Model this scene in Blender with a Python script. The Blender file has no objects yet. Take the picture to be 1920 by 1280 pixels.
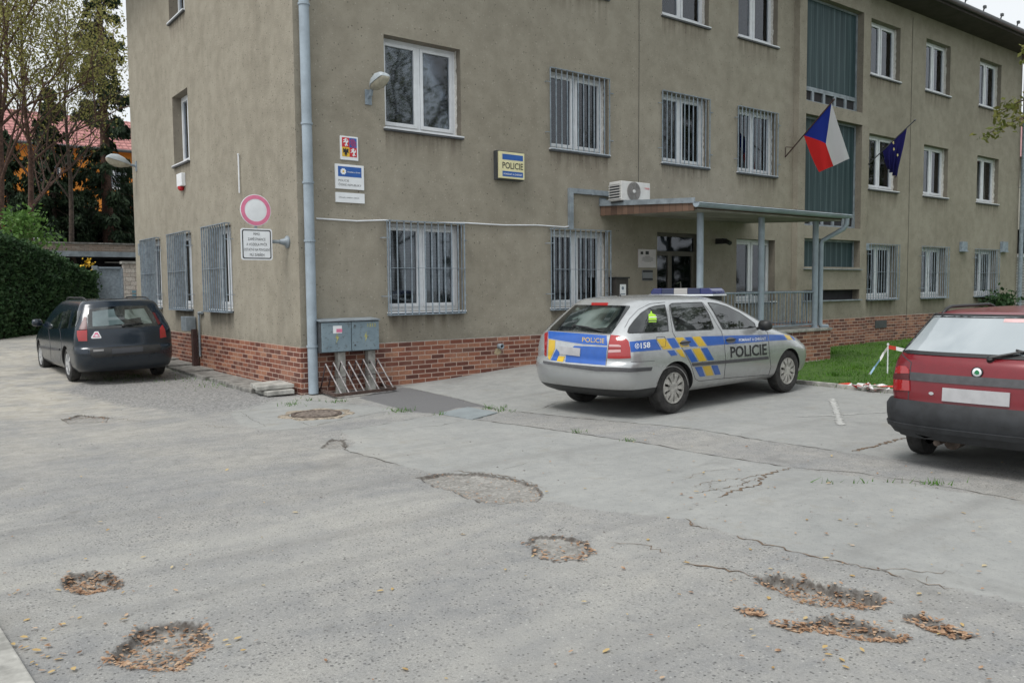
import bpy, bmesh, math, random
import numpy as np
from math import radians as R, sin, cos, pi, hypot
from mathutils import Vector, Matrix
random.seed(7); NR = np.random.RandomState(11)
scene = bpy.context.scene
COL = scene.collection

# ------------------------------------------------------------------ camera
YAW, PIT, ROL, FPX = R(52.6026), R(3.73255), R(-0.54188), 1531.02
CAM = np.array([-5.15138, -12.20578, 1.65])
_f = np.array([cos(YAW)*cos(PIT), sin(YAW)*cos(PIT), -sin(PIT)])
_r = np.array([sin(YAW), -cos(YAW), 0.0]); _u = np.cross(_r, _f)
_r2 = _r*cos(ROL) + _u*sin(ROL); _u2 = -_r*sin(ROL) + _u*cos(ROL)
def ray(px, py): return _f + _r2*(px-960)/FPX - _u2*(py-640)/FPX
def onY(px, py, Y=0.0): d = ray(px, py); return CAM + d*((Y-CAM[1])/d[1])
def onX(px, py, X=0.0): d = ray(px, py); return CAM + d*((X-CAM[0])/d[0])
def onZ(px, py, z=0.0): d = ray(px, py); return CAM + d*((z-CAM[2])/d[2])
cd = bpy.data.cameras.new('camera'); co = bpy.data.objects.new('camera', cd); COL.objects.link(co)
co.matrix_world = Matrix(((_r2[0], _u2[0], -_f[0], CAM[0]), (_r2[1], _u2[1], -_f[1], CAM[1]), (_r2[2], _u2[2], -_f[2], CAM[2]), (0, 0, 0, 1)))
cd.sensor_width = 36; cd.lens = 36*FPX/1920; cd.clip_start = .05; cd.clip_end = 2000
scene.camera = co

# ------------------------------------------------------------------ world and light
w = bpy.data.worlds.new('World'); scene.world = w; w.use_nodes = True
nt = w.node_tree; nt.nodes.clear()
SUN_EL, SUN_AZ = R(60), R(196)        # direction the light comes from (from +X, ccw)
sky = nt.nodes.new('ShaderNodeTexSky'); sky.sky_type = 'NISHITA'; sky.sun_disc = False
sky.sun_elevation = SUN_EL; sky.sun_rotation = R(90)-SUN_AZ; sky.dust_density = 4; sky.air_density = 1.0
hsv = nt.nodes.new('ShaderNodeHueSaturation'); hsv.inputs['Saturation'].default_value = .16; hsv.inputs['Value'].default_value = 1.0
# an even cloud layer: the clear-sky gradient is levelled towards a plain pale grey
mixc = nt.nodes.new('ShaderNodeMix'); mixc.data_type = 'RGBA'; mixc.inputs[0].default_value = .72
mixc.inputs[7].default_value = (8.6, 9.0, 9.3, 1)
bg = nt.nodes.new('ShaderNodeBackground'); bg.inputs[1].default_value = .092
out = nt.nodes.new('ShaderNodeOutputWorld')
L = nt.links.new
L(sky.outputs[0], hsv.inputs['Color']); L(hsv.outputs[0], mixc.inputs[6]); L(mixc.outputs[2], bg.inputs[0]); L(bg.outputs[0], out.inputs[0])
sd = bpy.data.lights.new('sun', 'SUN'); sd.energy = 1.5; sd.angle = R(22); sd.color = (1, .975, .94)
so = bpy.data.objects.new('sun', sd); COL.objects.link(so)
dv = Vector((cos(SUN_EL)*cos(SUN_AZ), cos(SUN_EL)*sin(SUN_AZ), sin(SUN_EL)))
so.rotation_euler = dv.to_track_quat('Z', 'Y').to_euler(); so.location = (-10, -10, 30)
scene.view_settings.view_transform = 'Standard'; scene.view_settings.look = 'None'
scene.view_settings.exposure = 0.46; scene.view_settings.gamma = 1

# ------------------------------------------------------------------ materials
MATS = {}
class NT:
    def __init__(s, name):
        s.m = bpy.data.materials.new(name); s.m.use_nodes = True; s.t = s.m.node_tree
        s.t.nodes.clear(); s.out = s.n('OutputMaterial'); s.p = s.n('BsdfPrincipled'); s.l(s.p.outputs[0], s.out.inputs[0])
        MATS[name] = s.m
    def n(s, ty, **k):
        n = s.t.nodes.new('ShaderNode'+ty)
        for a, b in k.items(): setattr(n, a, b)
        return n
    def l(s, a, b): s.t.links.new(a, b)
    def set(s, **k):
        for a, b in k.items():
            a = {'col': 'Base Color', 'rough': 'Roughness', 'metal': 'Metallic', 'spec': 'Specular IOR Level', 'coat': 'Coat Weight', 'coatr': 'Coat Roughness'}[a]
            if isinstance(b, tuple): b = (*b, 1)
            s.p.inputs[a].default_value = b
        return s
    def coord(s, kind='Object'): return s.n('TexCoord').outputs[kind]
    def noise(s, scale, detail=4, rough=.55, vec=None, dist=0):
        n = s.n('TexNoise'); n.inputs['Scale'].default_value = scale; n.inputs['Detail'].default_value = detail
        n.inputs['Roughness'].default_value = rough; n.inputs['Distortion'].default_value = dist
        if vec is not None: s.l(vec, n.inputs['Vector'])
        return s.math('MULTIPLY_ADD', n.outputs['Fac'], 1.7, -.35, True)
    def ramp(s, fac, stops, interp='LINEAR'):
        r = s.n('ValToRGB'); r.color_ramp.interpolation = interp; e = r.color_ramp.elements
        while len(e) > 1: e.remove(e[-1])
        e[0].position = stops[0][0]; c = stops[0][1]; e[0].color = (*c, 1) if isinstance(c, tuple) else (c, c, c, 1)
        for p, c in stops[1:]:
            x = e.new(p); x.color = (*c, 1) if isinstance(c, tuple) else (c, c, c, 1)
        s.l(fac, r.inputs[0]); return r.outputs[0]
    def mix(s, fac, a, b, mode='MIX'):
        m = s.n('Mix'); m.data_type = 'RGBA'; m.blend_type = mode
        for v, i in ((fac, 0), (a, 6), (b, 7)):
            if isinstance(v, (int, float)): m.inputs[i].default_value = v if i == 0 else (v, v, v, 1)
            elif isinstance(v, tuple): m.inputs[i].default_value = (*v, 1)
            else: s.l(v, m.inputs[i])
        return m.outputs[2]
    def math(s, op, a, b=0.0, c=None, clamp=False):
        m = s.n('Math'); m.operation = op; m.use_clamp = clamp
        for i, v in enumerate((a, b, c)):
            if v is None: continue
            if isinstance(v, (int, float)): m.inputs[i].default_value = v
            else: s.l(v, m.inputs[i])
        return m.outputs[0]
    def bump(s, h, strength=.3, dist=.01):
        b = s.n('Bump'); b.inputs['Strength'].default_value = strength; b.inputs['Distance'].default_value = dist
        s.l(h, b.inputs['Height']); s.l(b.outputs[0], s.p.inputs['Normal'])
    def color(s, c): s.l(c, s.p.inputs['Base Color'])

def plain(name, col, rough=.6, metal=0, var=.12, scale=6, **k):
    """a painted or plain surface with a little wear: soft tone variation and grime"""
    s = NT(name); s.set(col=col, rough=rough, metal=metal, **k)
    c = s.coord(); n = s.noise(scale, 5, .6, c)
    lo = tuple(v*(1-var) for v in col); hi = tuple(min(1, v*(1+var)) for v in col)
    s.color(s.ramp(n, [(.3, lo), (.7, hi)]))
    return s.m

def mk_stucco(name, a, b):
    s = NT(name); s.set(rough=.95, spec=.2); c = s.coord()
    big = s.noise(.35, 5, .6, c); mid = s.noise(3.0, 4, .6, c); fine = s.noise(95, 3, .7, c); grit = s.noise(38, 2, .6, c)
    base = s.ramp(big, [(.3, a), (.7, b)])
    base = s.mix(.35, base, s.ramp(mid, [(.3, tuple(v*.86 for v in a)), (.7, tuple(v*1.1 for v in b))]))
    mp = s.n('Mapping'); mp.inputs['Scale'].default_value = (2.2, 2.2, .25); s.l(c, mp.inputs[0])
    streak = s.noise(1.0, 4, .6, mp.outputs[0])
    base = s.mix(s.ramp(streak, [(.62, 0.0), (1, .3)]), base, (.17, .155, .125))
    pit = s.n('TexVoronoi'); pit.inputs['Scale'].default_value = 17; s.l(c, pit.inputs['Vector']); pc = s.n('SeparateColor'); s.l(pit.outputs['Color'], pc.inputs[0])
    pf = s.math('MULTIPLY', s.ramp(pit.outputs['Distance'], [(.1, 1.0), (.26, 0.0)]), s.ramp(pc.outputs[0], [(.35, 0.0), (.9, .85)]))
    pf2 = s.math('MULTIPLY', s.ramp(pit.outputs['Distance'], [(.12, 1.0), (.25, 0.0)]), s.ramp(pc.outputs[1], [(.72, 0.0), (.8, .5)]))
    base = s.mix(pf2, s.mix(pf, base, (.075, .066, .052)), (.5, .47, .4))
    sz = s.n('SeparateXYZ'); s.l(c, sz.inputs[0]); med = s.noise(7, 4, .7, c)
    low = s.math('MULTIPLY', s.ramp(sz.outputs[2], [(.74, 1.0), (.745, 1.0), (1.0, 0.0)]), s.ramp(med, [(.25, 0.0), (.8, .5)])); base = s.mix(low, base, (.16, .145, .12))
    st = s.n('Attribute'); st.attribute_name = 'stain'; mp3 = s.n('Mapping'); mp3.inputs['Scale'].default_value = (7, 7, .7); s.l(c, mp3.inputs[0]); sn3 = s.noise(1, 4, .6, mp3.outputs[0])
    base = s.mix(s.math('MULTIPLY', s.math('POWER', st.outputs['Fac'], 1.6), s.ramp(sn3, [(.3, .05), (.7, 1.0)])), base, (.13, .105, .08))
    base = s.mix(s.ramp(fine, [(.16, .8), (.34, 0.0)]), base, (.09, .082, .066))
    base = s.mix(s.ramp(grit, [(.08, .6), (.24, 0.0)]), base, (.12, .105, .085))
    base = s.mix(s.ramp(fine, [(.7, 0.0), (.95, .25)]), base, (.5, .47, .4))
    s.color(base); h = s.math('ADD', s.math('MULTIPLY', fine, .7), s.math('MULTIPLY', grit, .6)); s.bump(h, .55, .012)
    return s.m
STUCCO = mk_stucco('rough_render', (.285, .260, .208), (.352, .324, .264))
DARKREND = mk_stucco('rough_render_shaded_reveal', (.22, .195, .16), (.26, .235, .19))  # darker copy of the render: shade of the recesses put into its colour

def mk_brick(name, bw, bh, stops, mortar, off=(0, 0)):
    s = NT(name); s.set(rough=.55, spec=.4); c = s.coord()
    sep = s.n('SeparateXYZ'); s.l(c, sep.inputs[0]); g = s.n('NewGeometry'); sn = s.n('SeparateXYZ'); s.l(g.outputs['Normal'], sn.inputs[0])
    isx = s.math('GREATER_THAN', s.math('ABSOLUTE', sn.outputs[0]), .6)
    u = s.math('ADD', s.math('MULTIPLY', sep.outputs[0], s.math('SUBTRACT', 1.0, isx)), s.math('MULTIPLY', sep.outputs[1], isx))
    cb = s.n('CombineXYZ'); s.l(s.math('ADD', u, off[0]), cb.inputs[0]); s.l(s.math('ADD', sep.outputs[2], off[1]), cb.inputs[1])
    b = s.n('TexBrick'); s.l(cb.outputs[0], b.inputs[0]); b.offset = .5; b.squash = 1
    b.inputs['Color1'].default_value = (0, 0, 0, 1); b.inputs['Color2'].default_value = (1, 1, 1, 1); b.inputs['Mortar'].default_value = (.5, .5, .5, 1)
    for k, v in (('Scale', 1), ('Mortar Size', .0075), ('Mortar Smooth', .1), ('Bias', 0), ('Brick Width', bw), ('Row Height', bh)): b.inputs[k].default_value = v
    col = s.ramp(b.outputs['Color'], stops)
    n = s.noise(30, 4, .7, c); n2 = s.noise(2.2, 4, .6, c)
    col = s.mix(s.ramp(n, [(.3, .0), (.75, .5)]), col, (.13, .06, .045))
    col = s.mix(s.ramp(n2, [(.5, .0), (.8, .3)]), col, (.4, .25, .18))
    mcol = s.mix(n2, mortar, tuple(v*.7 for v in mortar))
    col = s.mix(b.outputs['Fac'], col, mcol); s.color(col)
    h = s.math('SUBTRACT', s.math('MULTIPLY', n, .25), b.outputs['Fac']); s.bump(h, .5, .006)
    return s.m
BRICK = mk_brick('clinker_tiles', .262, .0805, [(0, (.095, .034, .027)), (.3, (.155, .05, .034)), (.55, (.23, .075, .045)), (.8, (.36, .15, .09)), (1, (.42, .2, .12))], (.56, .42, .35), (.1, .06))
WHITEBR = mk_brick('white_brickwork', .29, .135, [(0, (.5, .47, .42)), (1, (.68, .65, .6))], (.25, .23, .2))
GREYBR = mk_brick('grey_brickwork', .29, .075, [(0, (.28, .24, .2)), (1, (.42, .38, .33))], (.2, .18, .15))

WHITE = plain('white_pvc', (.72, .75, .78), .35, 0, .05)
WHITEP = plain('white_plaster', (.66, .64, .6), .9, 0, .15, 30)
BARS = plain('grey_blue_bar_paint', (.24, .29, .335), .55, 0, .2, 12)
PIPE = plain('pale_blue_pipe_paint', (.30, .36, .41), .5, 0, .12, 3)
ZINC = plain('dull_zinc', (.25, .29, .32), .5, .1, .2, 5)
DARKGREY = plain('dark_grey_metal', (.06, .065, .07), .5, 0, .2, 5)
BLACK = plain('black_plastic', (.018, .019, .02), .5, 0, .25, 9)
RUBBER = plain('tyre_rubber', (.03, .029, .028), .85, 0, .4, 14)
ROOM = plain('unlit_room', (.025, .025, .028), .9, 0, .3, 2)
SOFFIT = plain('dark_soffit', (.045, .038, .034), .9, 0, .2, 3)
PANELP = plain('weathered_soffit', (.3, .285, .25), .9, 0, .25, 1.5)
WOOD = None
CONC = plain('old_concrete', (.33, .325, .30), .9, 0, .3, 7)
CONCD = plain('dark_concrete', (.2, .195, .18), .9, 0, .35, 9)
SIGNW = plain('sign_white', (.78, .81, .83), .4, 0, .04)
SIGNR = plain('sign_red_faded', (.72, .2, .33), .45, 0, .1, 5)
SIGNB = plain('sign_blue', (.02, .105, .38), .4, 0, .08)
SIGNK = plain('sign_black', (.015, .015, .018), .5, 0, .1)
SIGNC = plain('sign_cream', (.74, .70, .42), .4, 0, .06)
RED = plain('red_enamel', (.55, .02, .03), .4, 0, .1)
GOLD = plain('gold_enamel', (.75, .48, .04), .45, 0, .1)
GREENV = plain('hi_vis', (.42, .75, .05), .7, 0, .1)
GREENB = plain('green_enamel', (.02, .2, .08), .3, 0, .2)
CHROME = plain('chrome', (.6, .6, .6), .2, 1, .05)
BROWNM = plain('brown_pole', (.05, .025, .022), .6, 0, .2)
CAB = NT('cabinet_grey'); CAB.set(rough=.5); _c = CAB.coord()
CAB.color(CAB.mix(CAB.ramp(CAB.noise(14, 5, .7, _c), [(.58, 0.0), (.72, .7)]), CAB.ramp(CAB.noise(3, 4, .6, _c), [(.3, (.17, .235, .275)), (.7, (.22, .29, .33))]), (.1, .12, .13))); CAB = CAB.m
s = NT('canopy_boards'); s.set(rough=.8); c = s.coord(); sep = s.n('SeparateXYZ'); s.l(c, sep.inputs[0])
bd = s.math('FRACT', s.math('MULTIPLY', sep.outputs[1], 6.5)); gap = s.math('LESS_THAN', bd, .06)
vn = s.n('TexWhiteNoise'); vn.noise_dimensions = '1D'; s.l(s.math('FLOOR', s.math('MULTIPLY', sep.outputs[1], 6.5)), vn.inputs['W'])
s.color(s.mix(gap, s.mix(vn.outputs[0], (.10, .06, .042), (.17, .105, .072)), (.03, .02, .015))); WOOD = s.m

def mk_glass(name, tint, room=None):
    """window pane: mirror by Fresnel over a see-through sheet"""
    s = NT(name); t = s.t; t.nodes.remove(s.p)
    tr = s.n('BsdfTransparent'); tr.inputs[0].default_value = (*tint, 1)
    gl = s.n('BsdfGlossy'); gl.inputs['Roughness'].default_value = .035; gl.inputs['Color'].default_value = (.9, .94, 1, 1)
    fr = s.n('Fresnel'); fr.inputs[0].default_value = 1.75
    nz = s.noise(1.1, 2, .5, s.coord()); b = s.n('Bump'); b.inputs['Strength'].default_value = .012; b.inputs['Distance'].default_value = .05
    s.l(nz, b.inputs['Height']); s.l(b.outputs[0], gl.inputs['Normal'])
    m = s.n('MixShader'); s.l(fr.outputs[0], m.inputs[0]); s.l(tr.outputs[0], m.inputs[1]); s.l(gl.outputs[0], m.inputs[2]); s.l(m.outputs[0], s.out.inputs[0])
    return s.m
GLASS = mk_glass('window_glass', (.6, .64, .66))
s = NT('car_glass'); s.set(col=(.012, .016, .017), rough=.03, spec=.7, coat=.6, coatr=.02)
n = s.noise(2.5, 4, .6, s.coord(), 1.0); s.color(s.ramp(n, [(.35, (.006, .008, .009)), (.6, (.03, .036, .036)), (.72, (.06, .068, .068))])); CARGLASS = s.m
s = NT('car_glass_sky_reflection'); s.set(col=(.3, .34, .36), rough=.06, spec=.9, coat=1.0, coatr=.02)
n = s.noise(1.6, 3, .5, s.coord(), .6); s.color(s.ramp(n, [(.2, (.26, .30, .32)), (.8, (.40, .44, .46))])); CARGLASS_SKY = s.m  # pale base colour stands for the white sky mirrored in the pane
s = NT('car_glass_teal_reflection'); s.set(col=(.1, .14, .15), rough=.05, spec=.8, coat=.8, coatr=.02); n = s.noise(1.6, 3, .5, s.coord(), .6); s.color(s.ramp(n, [(.2, (.06, .09, .095)), (.8, (.14, .19, .2))])); CARGLASST = s.m  # teal tones stand for the reflection in the rear window
s = NT('car_glass_green'); s.set(col=(.03, .06, .05), rough=.04, spec=.8, coat=.8, coatr=.02)
n = s.noise(2.4, 3, .5, s.coord(), .8); s.color(s.ramp(n, [(.38, (.02, .028, .026)), (.5, (.09, .12, .11)), (.7, (.16, .2, .19))])); CARGLASSG = s.m

def mk_paint(name, col, metal, dirt=(.2, .18, .15), flake=1.0, rough=.35):
    s = NT(name); s.set(rough=rough, metal=metal, coat=.5, coatr=.1, spec=.5); c = s.coord()
    sep = s.n('SeparateXYZ'); s.l(c, sep.inputs[0]); n = s.noise(9, 5, .65, c)
    low = s.math('SUBTRACT', .62, sep.outputs[2]); low = s.math('MULTIPLY', low, 1.7, None, True)   # road dirt on the lower panels
    f = s.math('MULTIPLY', low, s.ramp(n, [(.25, .25*flake), (.75, flake)]))
    s.color(s.mix(f, s.ramp(n, [(.3, tuple(v*.93 for v in col)), (.7, tuple(min(1, v*1.05) for v in col))]), dirt))
    s.l(s.math('ADD', s.math('MULTIPLY', f, .5), rough), s.p.inputs['Roughness'])
    return s.m
SILVER = mk_paint('silver_car_paint', (.50, .515, .52), .55, (.17, .155, .13), 1.0, .27)
REDP = mk_paint('red_car_paint', (.165, .005, .012), .1, (.11, .03, .03), .5, .3)
GREENP = mk_paint('dark_green_car_paint', (.005, .014, .026), .1, (.045, .045, .042), .55, .25)
CBLUE = mk_paint('blue_marking', (.014, .095, .40), 0, (.1, .13, .2), rough=.4)
CYEL = mk_paint('yellow_marking', (.62, .41, .02), 0, (.3, .23, .08), rough=.4)
s = NT('tail_light_red'); s.set(col=(.34, .010, .012), rough=.12, coat=1.0, coatr=.03, spec=.6); TAILR = s.m
s = NT('tail_light_smoked'); s.set(col=(.085, .010, .012), rough=.4, coat=.15, coatr=.2); TAILK = s.m
s = NT('tail_light_clear'); s.set(col=(.55, .33, .33), rough=.15, coat=1.0, coatr=.03); TAILC = s.m
s = NT('beacon_blue'); s.set(col=(.008, .016, .11), rough=.12, coat=1.0, coatr=.03); BEACB = s.m
s = NT('beacon_blue_dark'); s.set(col=(.01, .02, .07), rough=.12, coat=1.0, coatr=.03); BEACD = s.m
s = NT('beacon_clear'); s.set(col=(.36, .35, .34), rough=.2, coat=1.0, coatr=.03); BEACW = s.m
HUBCAP = plain('hubcap_silver', (.42, .41, .38), .45, .2, .25, 15)
ALLOY = plain('alloy_rim', (.6, .61, .62), .3, .5, .1, 15)
PLATE = plain('plate_white', (.40, .40, .41), .5, 0, .08)

def mk_leaf(name, cols, rough=.6, trans=.25, scale=2.5):
    s = NT(name); s.set(rough=rough, spec=.25); c = s.coord()
    wn = s.n('TexNoise'); wn.inputs['Scale'].default_value = scale; wn.inputs['Detail'].default_value = 6; s.l(c, wn.inputs['Vector'])
    k = len(cols); s.color(s.ramp(wn.outputs['Fac'], [(.32+.36*i/(k-1), cc) for i, cc in enumerate(cols)]))
    if trans:
        tl = s.n('BsdfTranslucent'); s.l(s.p.inputs['Base Color'].links[0].from_socket, tl.inputs[0])
        m = s.n('MixShader'); m.inputs[0].default_value = trans; s.l(s.p.outputs[0], m.inputs[1]); s.l(tl.outputs[0], m.inputs[2]); s.l(m.outputs[0], s.out.inputs[0])
    return s.m
SPRUCE = mk_leaf('spruce_needles', [(.012, .024, .014), (.022, .042, .02), (.04, .065, .03)], .7, .1)
HEDGE = mk_leaf('hedge_leaves', [(.02, .045, .02), (.035, .08, .03), (.07, .13, .05)], .55, .2, 5)
LARCH = mk_leaf('autumn_leaves', [(.13, .13, .04), (.24, .24, .075), (.38, .35, .13)], .7, .35)
SHRUBL = mk_leaf('fresh_leaves', [(.06, .13, .03), (.11, .22, .05), (.18, .3, .08)], .5, .3)
OLIVE = mk_leaf('olive_leaves', [(.07, .09, .02), (.13, .15, .035), (.22, .2, .06)], .5, .3)
GRASS = mk_leaf('grass_blades', [(.04, .115, .012), (.075, .19, .02), (.13, .26, .04)], .6, .25, 1.2)
BARK = plain('bark', (.06, .045, .035), .9, 0, .4, 10)
BARKR = plain('reddish_bark', (.085, .048, .035), .9, 0, .4, 10)
LEAFD = mk_leaf('fallen_leaf', [(.14, .075, .045), (.32, .19, .115), (.47, .31, .20), (.56, .43, .31)], .7, .2, 18)
LEAFY = mk_leaf('fallen_leaf_pale', [(.36, .22, .09), (.52, .37, .16), (.55, .46, .28)], .7, .2, 3)
ORANGE = plain('orange_render', (.62, .22, .03), .9, 0, .1, 1)
YELLOWR = plain('yellow_render', (.65, .42, .1), .9, 0, .1, 1)
s = NT('red_roof_tiles'); s.set(rough=.8); c = s.coord(); sep = s.n('SeparateXYZ'); s.l(c, sep.inputs[0])
fz = s.math('FRACT', s.math('MULTIPLY', sep.outputs[2], 4.0)); fx = s.math('FRACT', s.math('MULTIPLY', sep.outputs[0], 3.0))
dk = s.math('MAXIMUM', s.math('LESS_THAN', fz, .28), s.math('LESS_THAN', fx, .12))
s.color(s.mix(dk, s.ramp(s.noise(3, 4, .6, c), [(.3, (.33, .13, .12)), (.7, (.5, .24, .22))]), (.16, .06, .055))); TILES = s.m
SIDING = NT('pale_siding'); SIDING.set(rough=.6); c = SIDING.coord(); sep = SIDING.n('SeparateXYZ'); SIDING.l(c, sep.inputs[0])
SIDING.color(SIDING.mix(SIDING.math('LESS_THAN', SIDING.math('FRACT', SIDING.math('MULTIPLY', sep.outputs[2], 9.0)), .22), (.5, .52, .5), (.2, .21, .2))); SIDING = SIDING.m
s = NT('corrugated_green_glass'); s.set(rough=.55, spec=.25); c = s.coord(); sep = s.n('SeparateXYZ'); s.l(c, sep.inputs[0])
wv = s.math('SINE', s.math('MULTIPLY', sep.outputs[0], 24.0)); st = s.ramp(s.noise(14, 3, .6, None), [(.4, 0.0), (.6, 1.0)])
mp = s.n('Mapping'); mp.inputs['Scale'].default_value = (6, 1, .25); s.l(c, mp.inputs[0]); nn = s.noise(2, 4, .6, mp.outputs[0])
colr = s.ramp(s.math('ADD', s.math('MULTIPLY', wv, .12), nn), [(.2, (.022, .045, .05)), (.6, (.04, .072, .08)), (.9, (.065, .105, .11))])
jt = s.math('LESS_THAN', s.math('FRACT', s.math('MULTIPLY', sep.outputs[0], 3.8)), .035); s.color(s.mix(s.math('MULTIPLY', jt, .7), colr, (.2, .27, .29)))
s.bump(wv, .15, .006); PROFIL = s.m

# ------------------------------------------------------------------ mesh helpers
W = {}
def tag(o, label=None, cat=None, group=None, kind=None):
    if label: o['label'] = label
    if cat: o['category'] = cat
    if group: o['group'] = group
    if kind: o['kind'] = kind
    return o
def thing(name, loc, label, cat, group=None):
    o = bpy.data.objects.new(name, None); COL.objects.link(o); o.location = loc; o.empty_display_size = .2
    W[o.name] = np.array(loc, float); return tag(o, label, cat, group)
class MB:
    def __init__(s): s.v = []; s.f = []; s.m = []
    def add(s, vs, fs, m=0):
        k = len(s.v); s.v.extend([tuple(map(float, p)) for p in vs]); s.f.extend([tuple(i+k for i in f) for f in fs]); s.m.extend([m]*len(fs)); return s
    def quad(s, a, b, c, d, m=0): return s.add([a, b, c, d], [(0, 1, 2, 3)], m)
    def box(s, x0, x1, y0, y1, z0, z1, m=0):
        return s.add([(x0, y0, z0), (x1, y0, z0), (x1, y1, z0), (x0, y1, z0), (x0, y0, z1), (x1, y0, z1), (x1, y1, z1), (x0, y1, z1)],
                     [(0, 3, 2, 1), (4, 5, 6, 7), (0, 1, 5, 4), (1, 2, 6, 5), (2, 3, 7, 6), (3, 0, 4, 7)], m)
    def bar(s, a, b, w, h=None, m=0, up=(0, 0, 1)):
        a = Vector(a); b = Vector(b); h = h or w; d = (b-a).normalized(); u = Vector(up)
        if abs(d.dot(u)) > .98: u = Vector((0, 1, 0))
        r = d.cross(u).normalized(); u = r.cross(d)
        P = [p+r*(sx*w/2)+u*(sz*h/2) for p in (a, b) for sx, sz in ((-1, -1), (1, -1), (1, 1), (-1, 1))]
        return s.add(P, [(0, 3, 2, 1), (4, 5, 6, 7), (0, 1, 5, 4), (1, 2, 6, 5), (2, 3, 7, 6), (3, 0, 4, 7)], m)
    def tube(s, pts, r, n=10, m=0, cap=True):
        P = [Vector(p) for p in pts]; rs = r if isinstance(r, (list, tuple)) else [r]*len(P); vs = []; up = None
        for i, p in enumerate(P):
            d = ((P[min(i+1, len(P)-1)]-P[i]).normalized() + (P[i]-P[max(i-1, 0)]).normalized())
            d = d.normalized() if d.length > 1e-6 else Vector((0, 0, 1))
            if up is None: up = Vector((0, 0, 1)) if abs(d.z) < .9 else Vector((1, 0, 0))
            x = d.cross(up).normalized(); up = x.cross(d).normalized()
            vs += [p + x*rs[i]*cos(2*pi*k/n) + up*rs[i]*sin(2*pi*k/n) for k in range(n)]
        fs = [(i*n+k, i*n+(k+1) % n, (i+1)*n+(k+1) % n, (i+1)*n+k) for i in range(len(P)-1) for k in range(n)]
        if cap: fs += [tuple(range(n))[::-1], tuple((len(P)-1)*n+k for k in range(n))]
        return s.add(vs, fs, m)
    def lathe(s, c, axis, prof, n=24, m=0):
        """prof: (distance along axis, radius)"""
        c = Vector(c); a = Vector(axis).normalized(); x = a.orthogonal().normalized(); y = a.cross(x)
        vs = [c + a*h + (x*cos(2*pi*k/n)+y*sin(2*pi*k/n))*max(r, 1e-4) for h, r in prof for k in range(n)]
        fs = [(i*n+k, i*n+(k+1) % n, (i+1)*n+(k+1) % n, (i+1)*n+k) for i in range(len(prof)-1) for k in range(n)]
        return s.add(vs, fs, m)
    def prism(s, poly, fn, d0, d1, m=0):
        """poly in 2-D, fn(u, v, d) -> point; extruded from depth d0 to d1"""
        n = len(poly); vs = [fn(u, v, d0) for u, v in poly]+[fn(u, v, d1) for u, v in poly]
        return s.add(vs, [tuple(range(n)), tuple(range(2*n-1, n-1, -1))]+[(i, (i+1) % n, n+(i+1) % n, n+i) for i in range(n)], m)
    def build(s, name, mats, parent=None, smooth=False, bevel=0, origin=None, auto=None):
        me = bpy.data.meshes.new(name); v = np.array(s.v, float)
        if parent is not None: off = W.get(parent.name, np.zeros(3))
        elif origin is not None: off = np.array(origin, float)
        else: off = np.array([(v[:, 0].min()+v[:, 0].max())/2, (v[:, 1].min()+v[:, 1].max())/2, v[:, 2].min()])
        me.from_pydata([tuple(p) for p in v-off], [], s.f)
        mats = mats if isinstance(mats, (list, tuple)) else [mats]
        for mm in mats: me.materials.append(mm)
        me.polygons.foreach_set('material_index', s.m)
        bm = bmesh.new(); bm.from_mesh(me); bmesh.ops.recalc_face_normals(bm, faces=bm.faces)
        if bevel: bmesh.ops.bevel(bm, geom=[e for e in bm.edges if e.is_manifold and e.calc_face_angle(0) > .5], offset=bevel, segments=2, affect='EDGES', profile=.6)
        bm.to_mesh(me); bm.free()
        if smooth: me.shade_smooth()
        if auto: me.set_sharp_from_angle(angle=R(auto))
        o = bpy.data.objects.new(name, me); COL.objects.link(o)
        if parent is not None: o.parent = parent
        else: o.location = off
        W[o.name] = off; return o
def npmesh(name, v, f, mat, parent=None, smooth=False, origin=(0, 0, 0), midx=None):
    """fast build for big meshes with faces all of one size"""
    v = np.asarray(v, np.float32); f = np.asarray(f, np.int32); me = bpy.data.meshes.new(name)
    off = W.get(parent.name, np.zeros(3)) if parent is not None else np.array(origin, float)
    me.vertices.add(len(v)); me.vertices.foreach_set('co', (v-off).astype(np.float32).ravel()); k = f.shape[1]
    me.loops.add(f.size); me.loops.foreach_set('vertex_index', f.ravel()); me.polygons.add(len(f))
    me.polygons.foreach_set('loop_start', np.arange(0, f.size, k, dtype=np.int32))
    for mm in (mat if isinstance(mat, (list, tuple)) else [mat]): me.materials.append(mm)
    if midx is not None: me.polygons.foreach_set('material_index', np.asarray(midx, np.int32))
    me.update(calc_edges=True); me.validate()
    if smooth: me.shade_smooth()
    o = bpy.data.objects.new(name, me); COL.objects.link(o)
    if parent is not None: o.parent = parent
    else: o.location = off
    W[o.name] = off; return o

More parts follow.
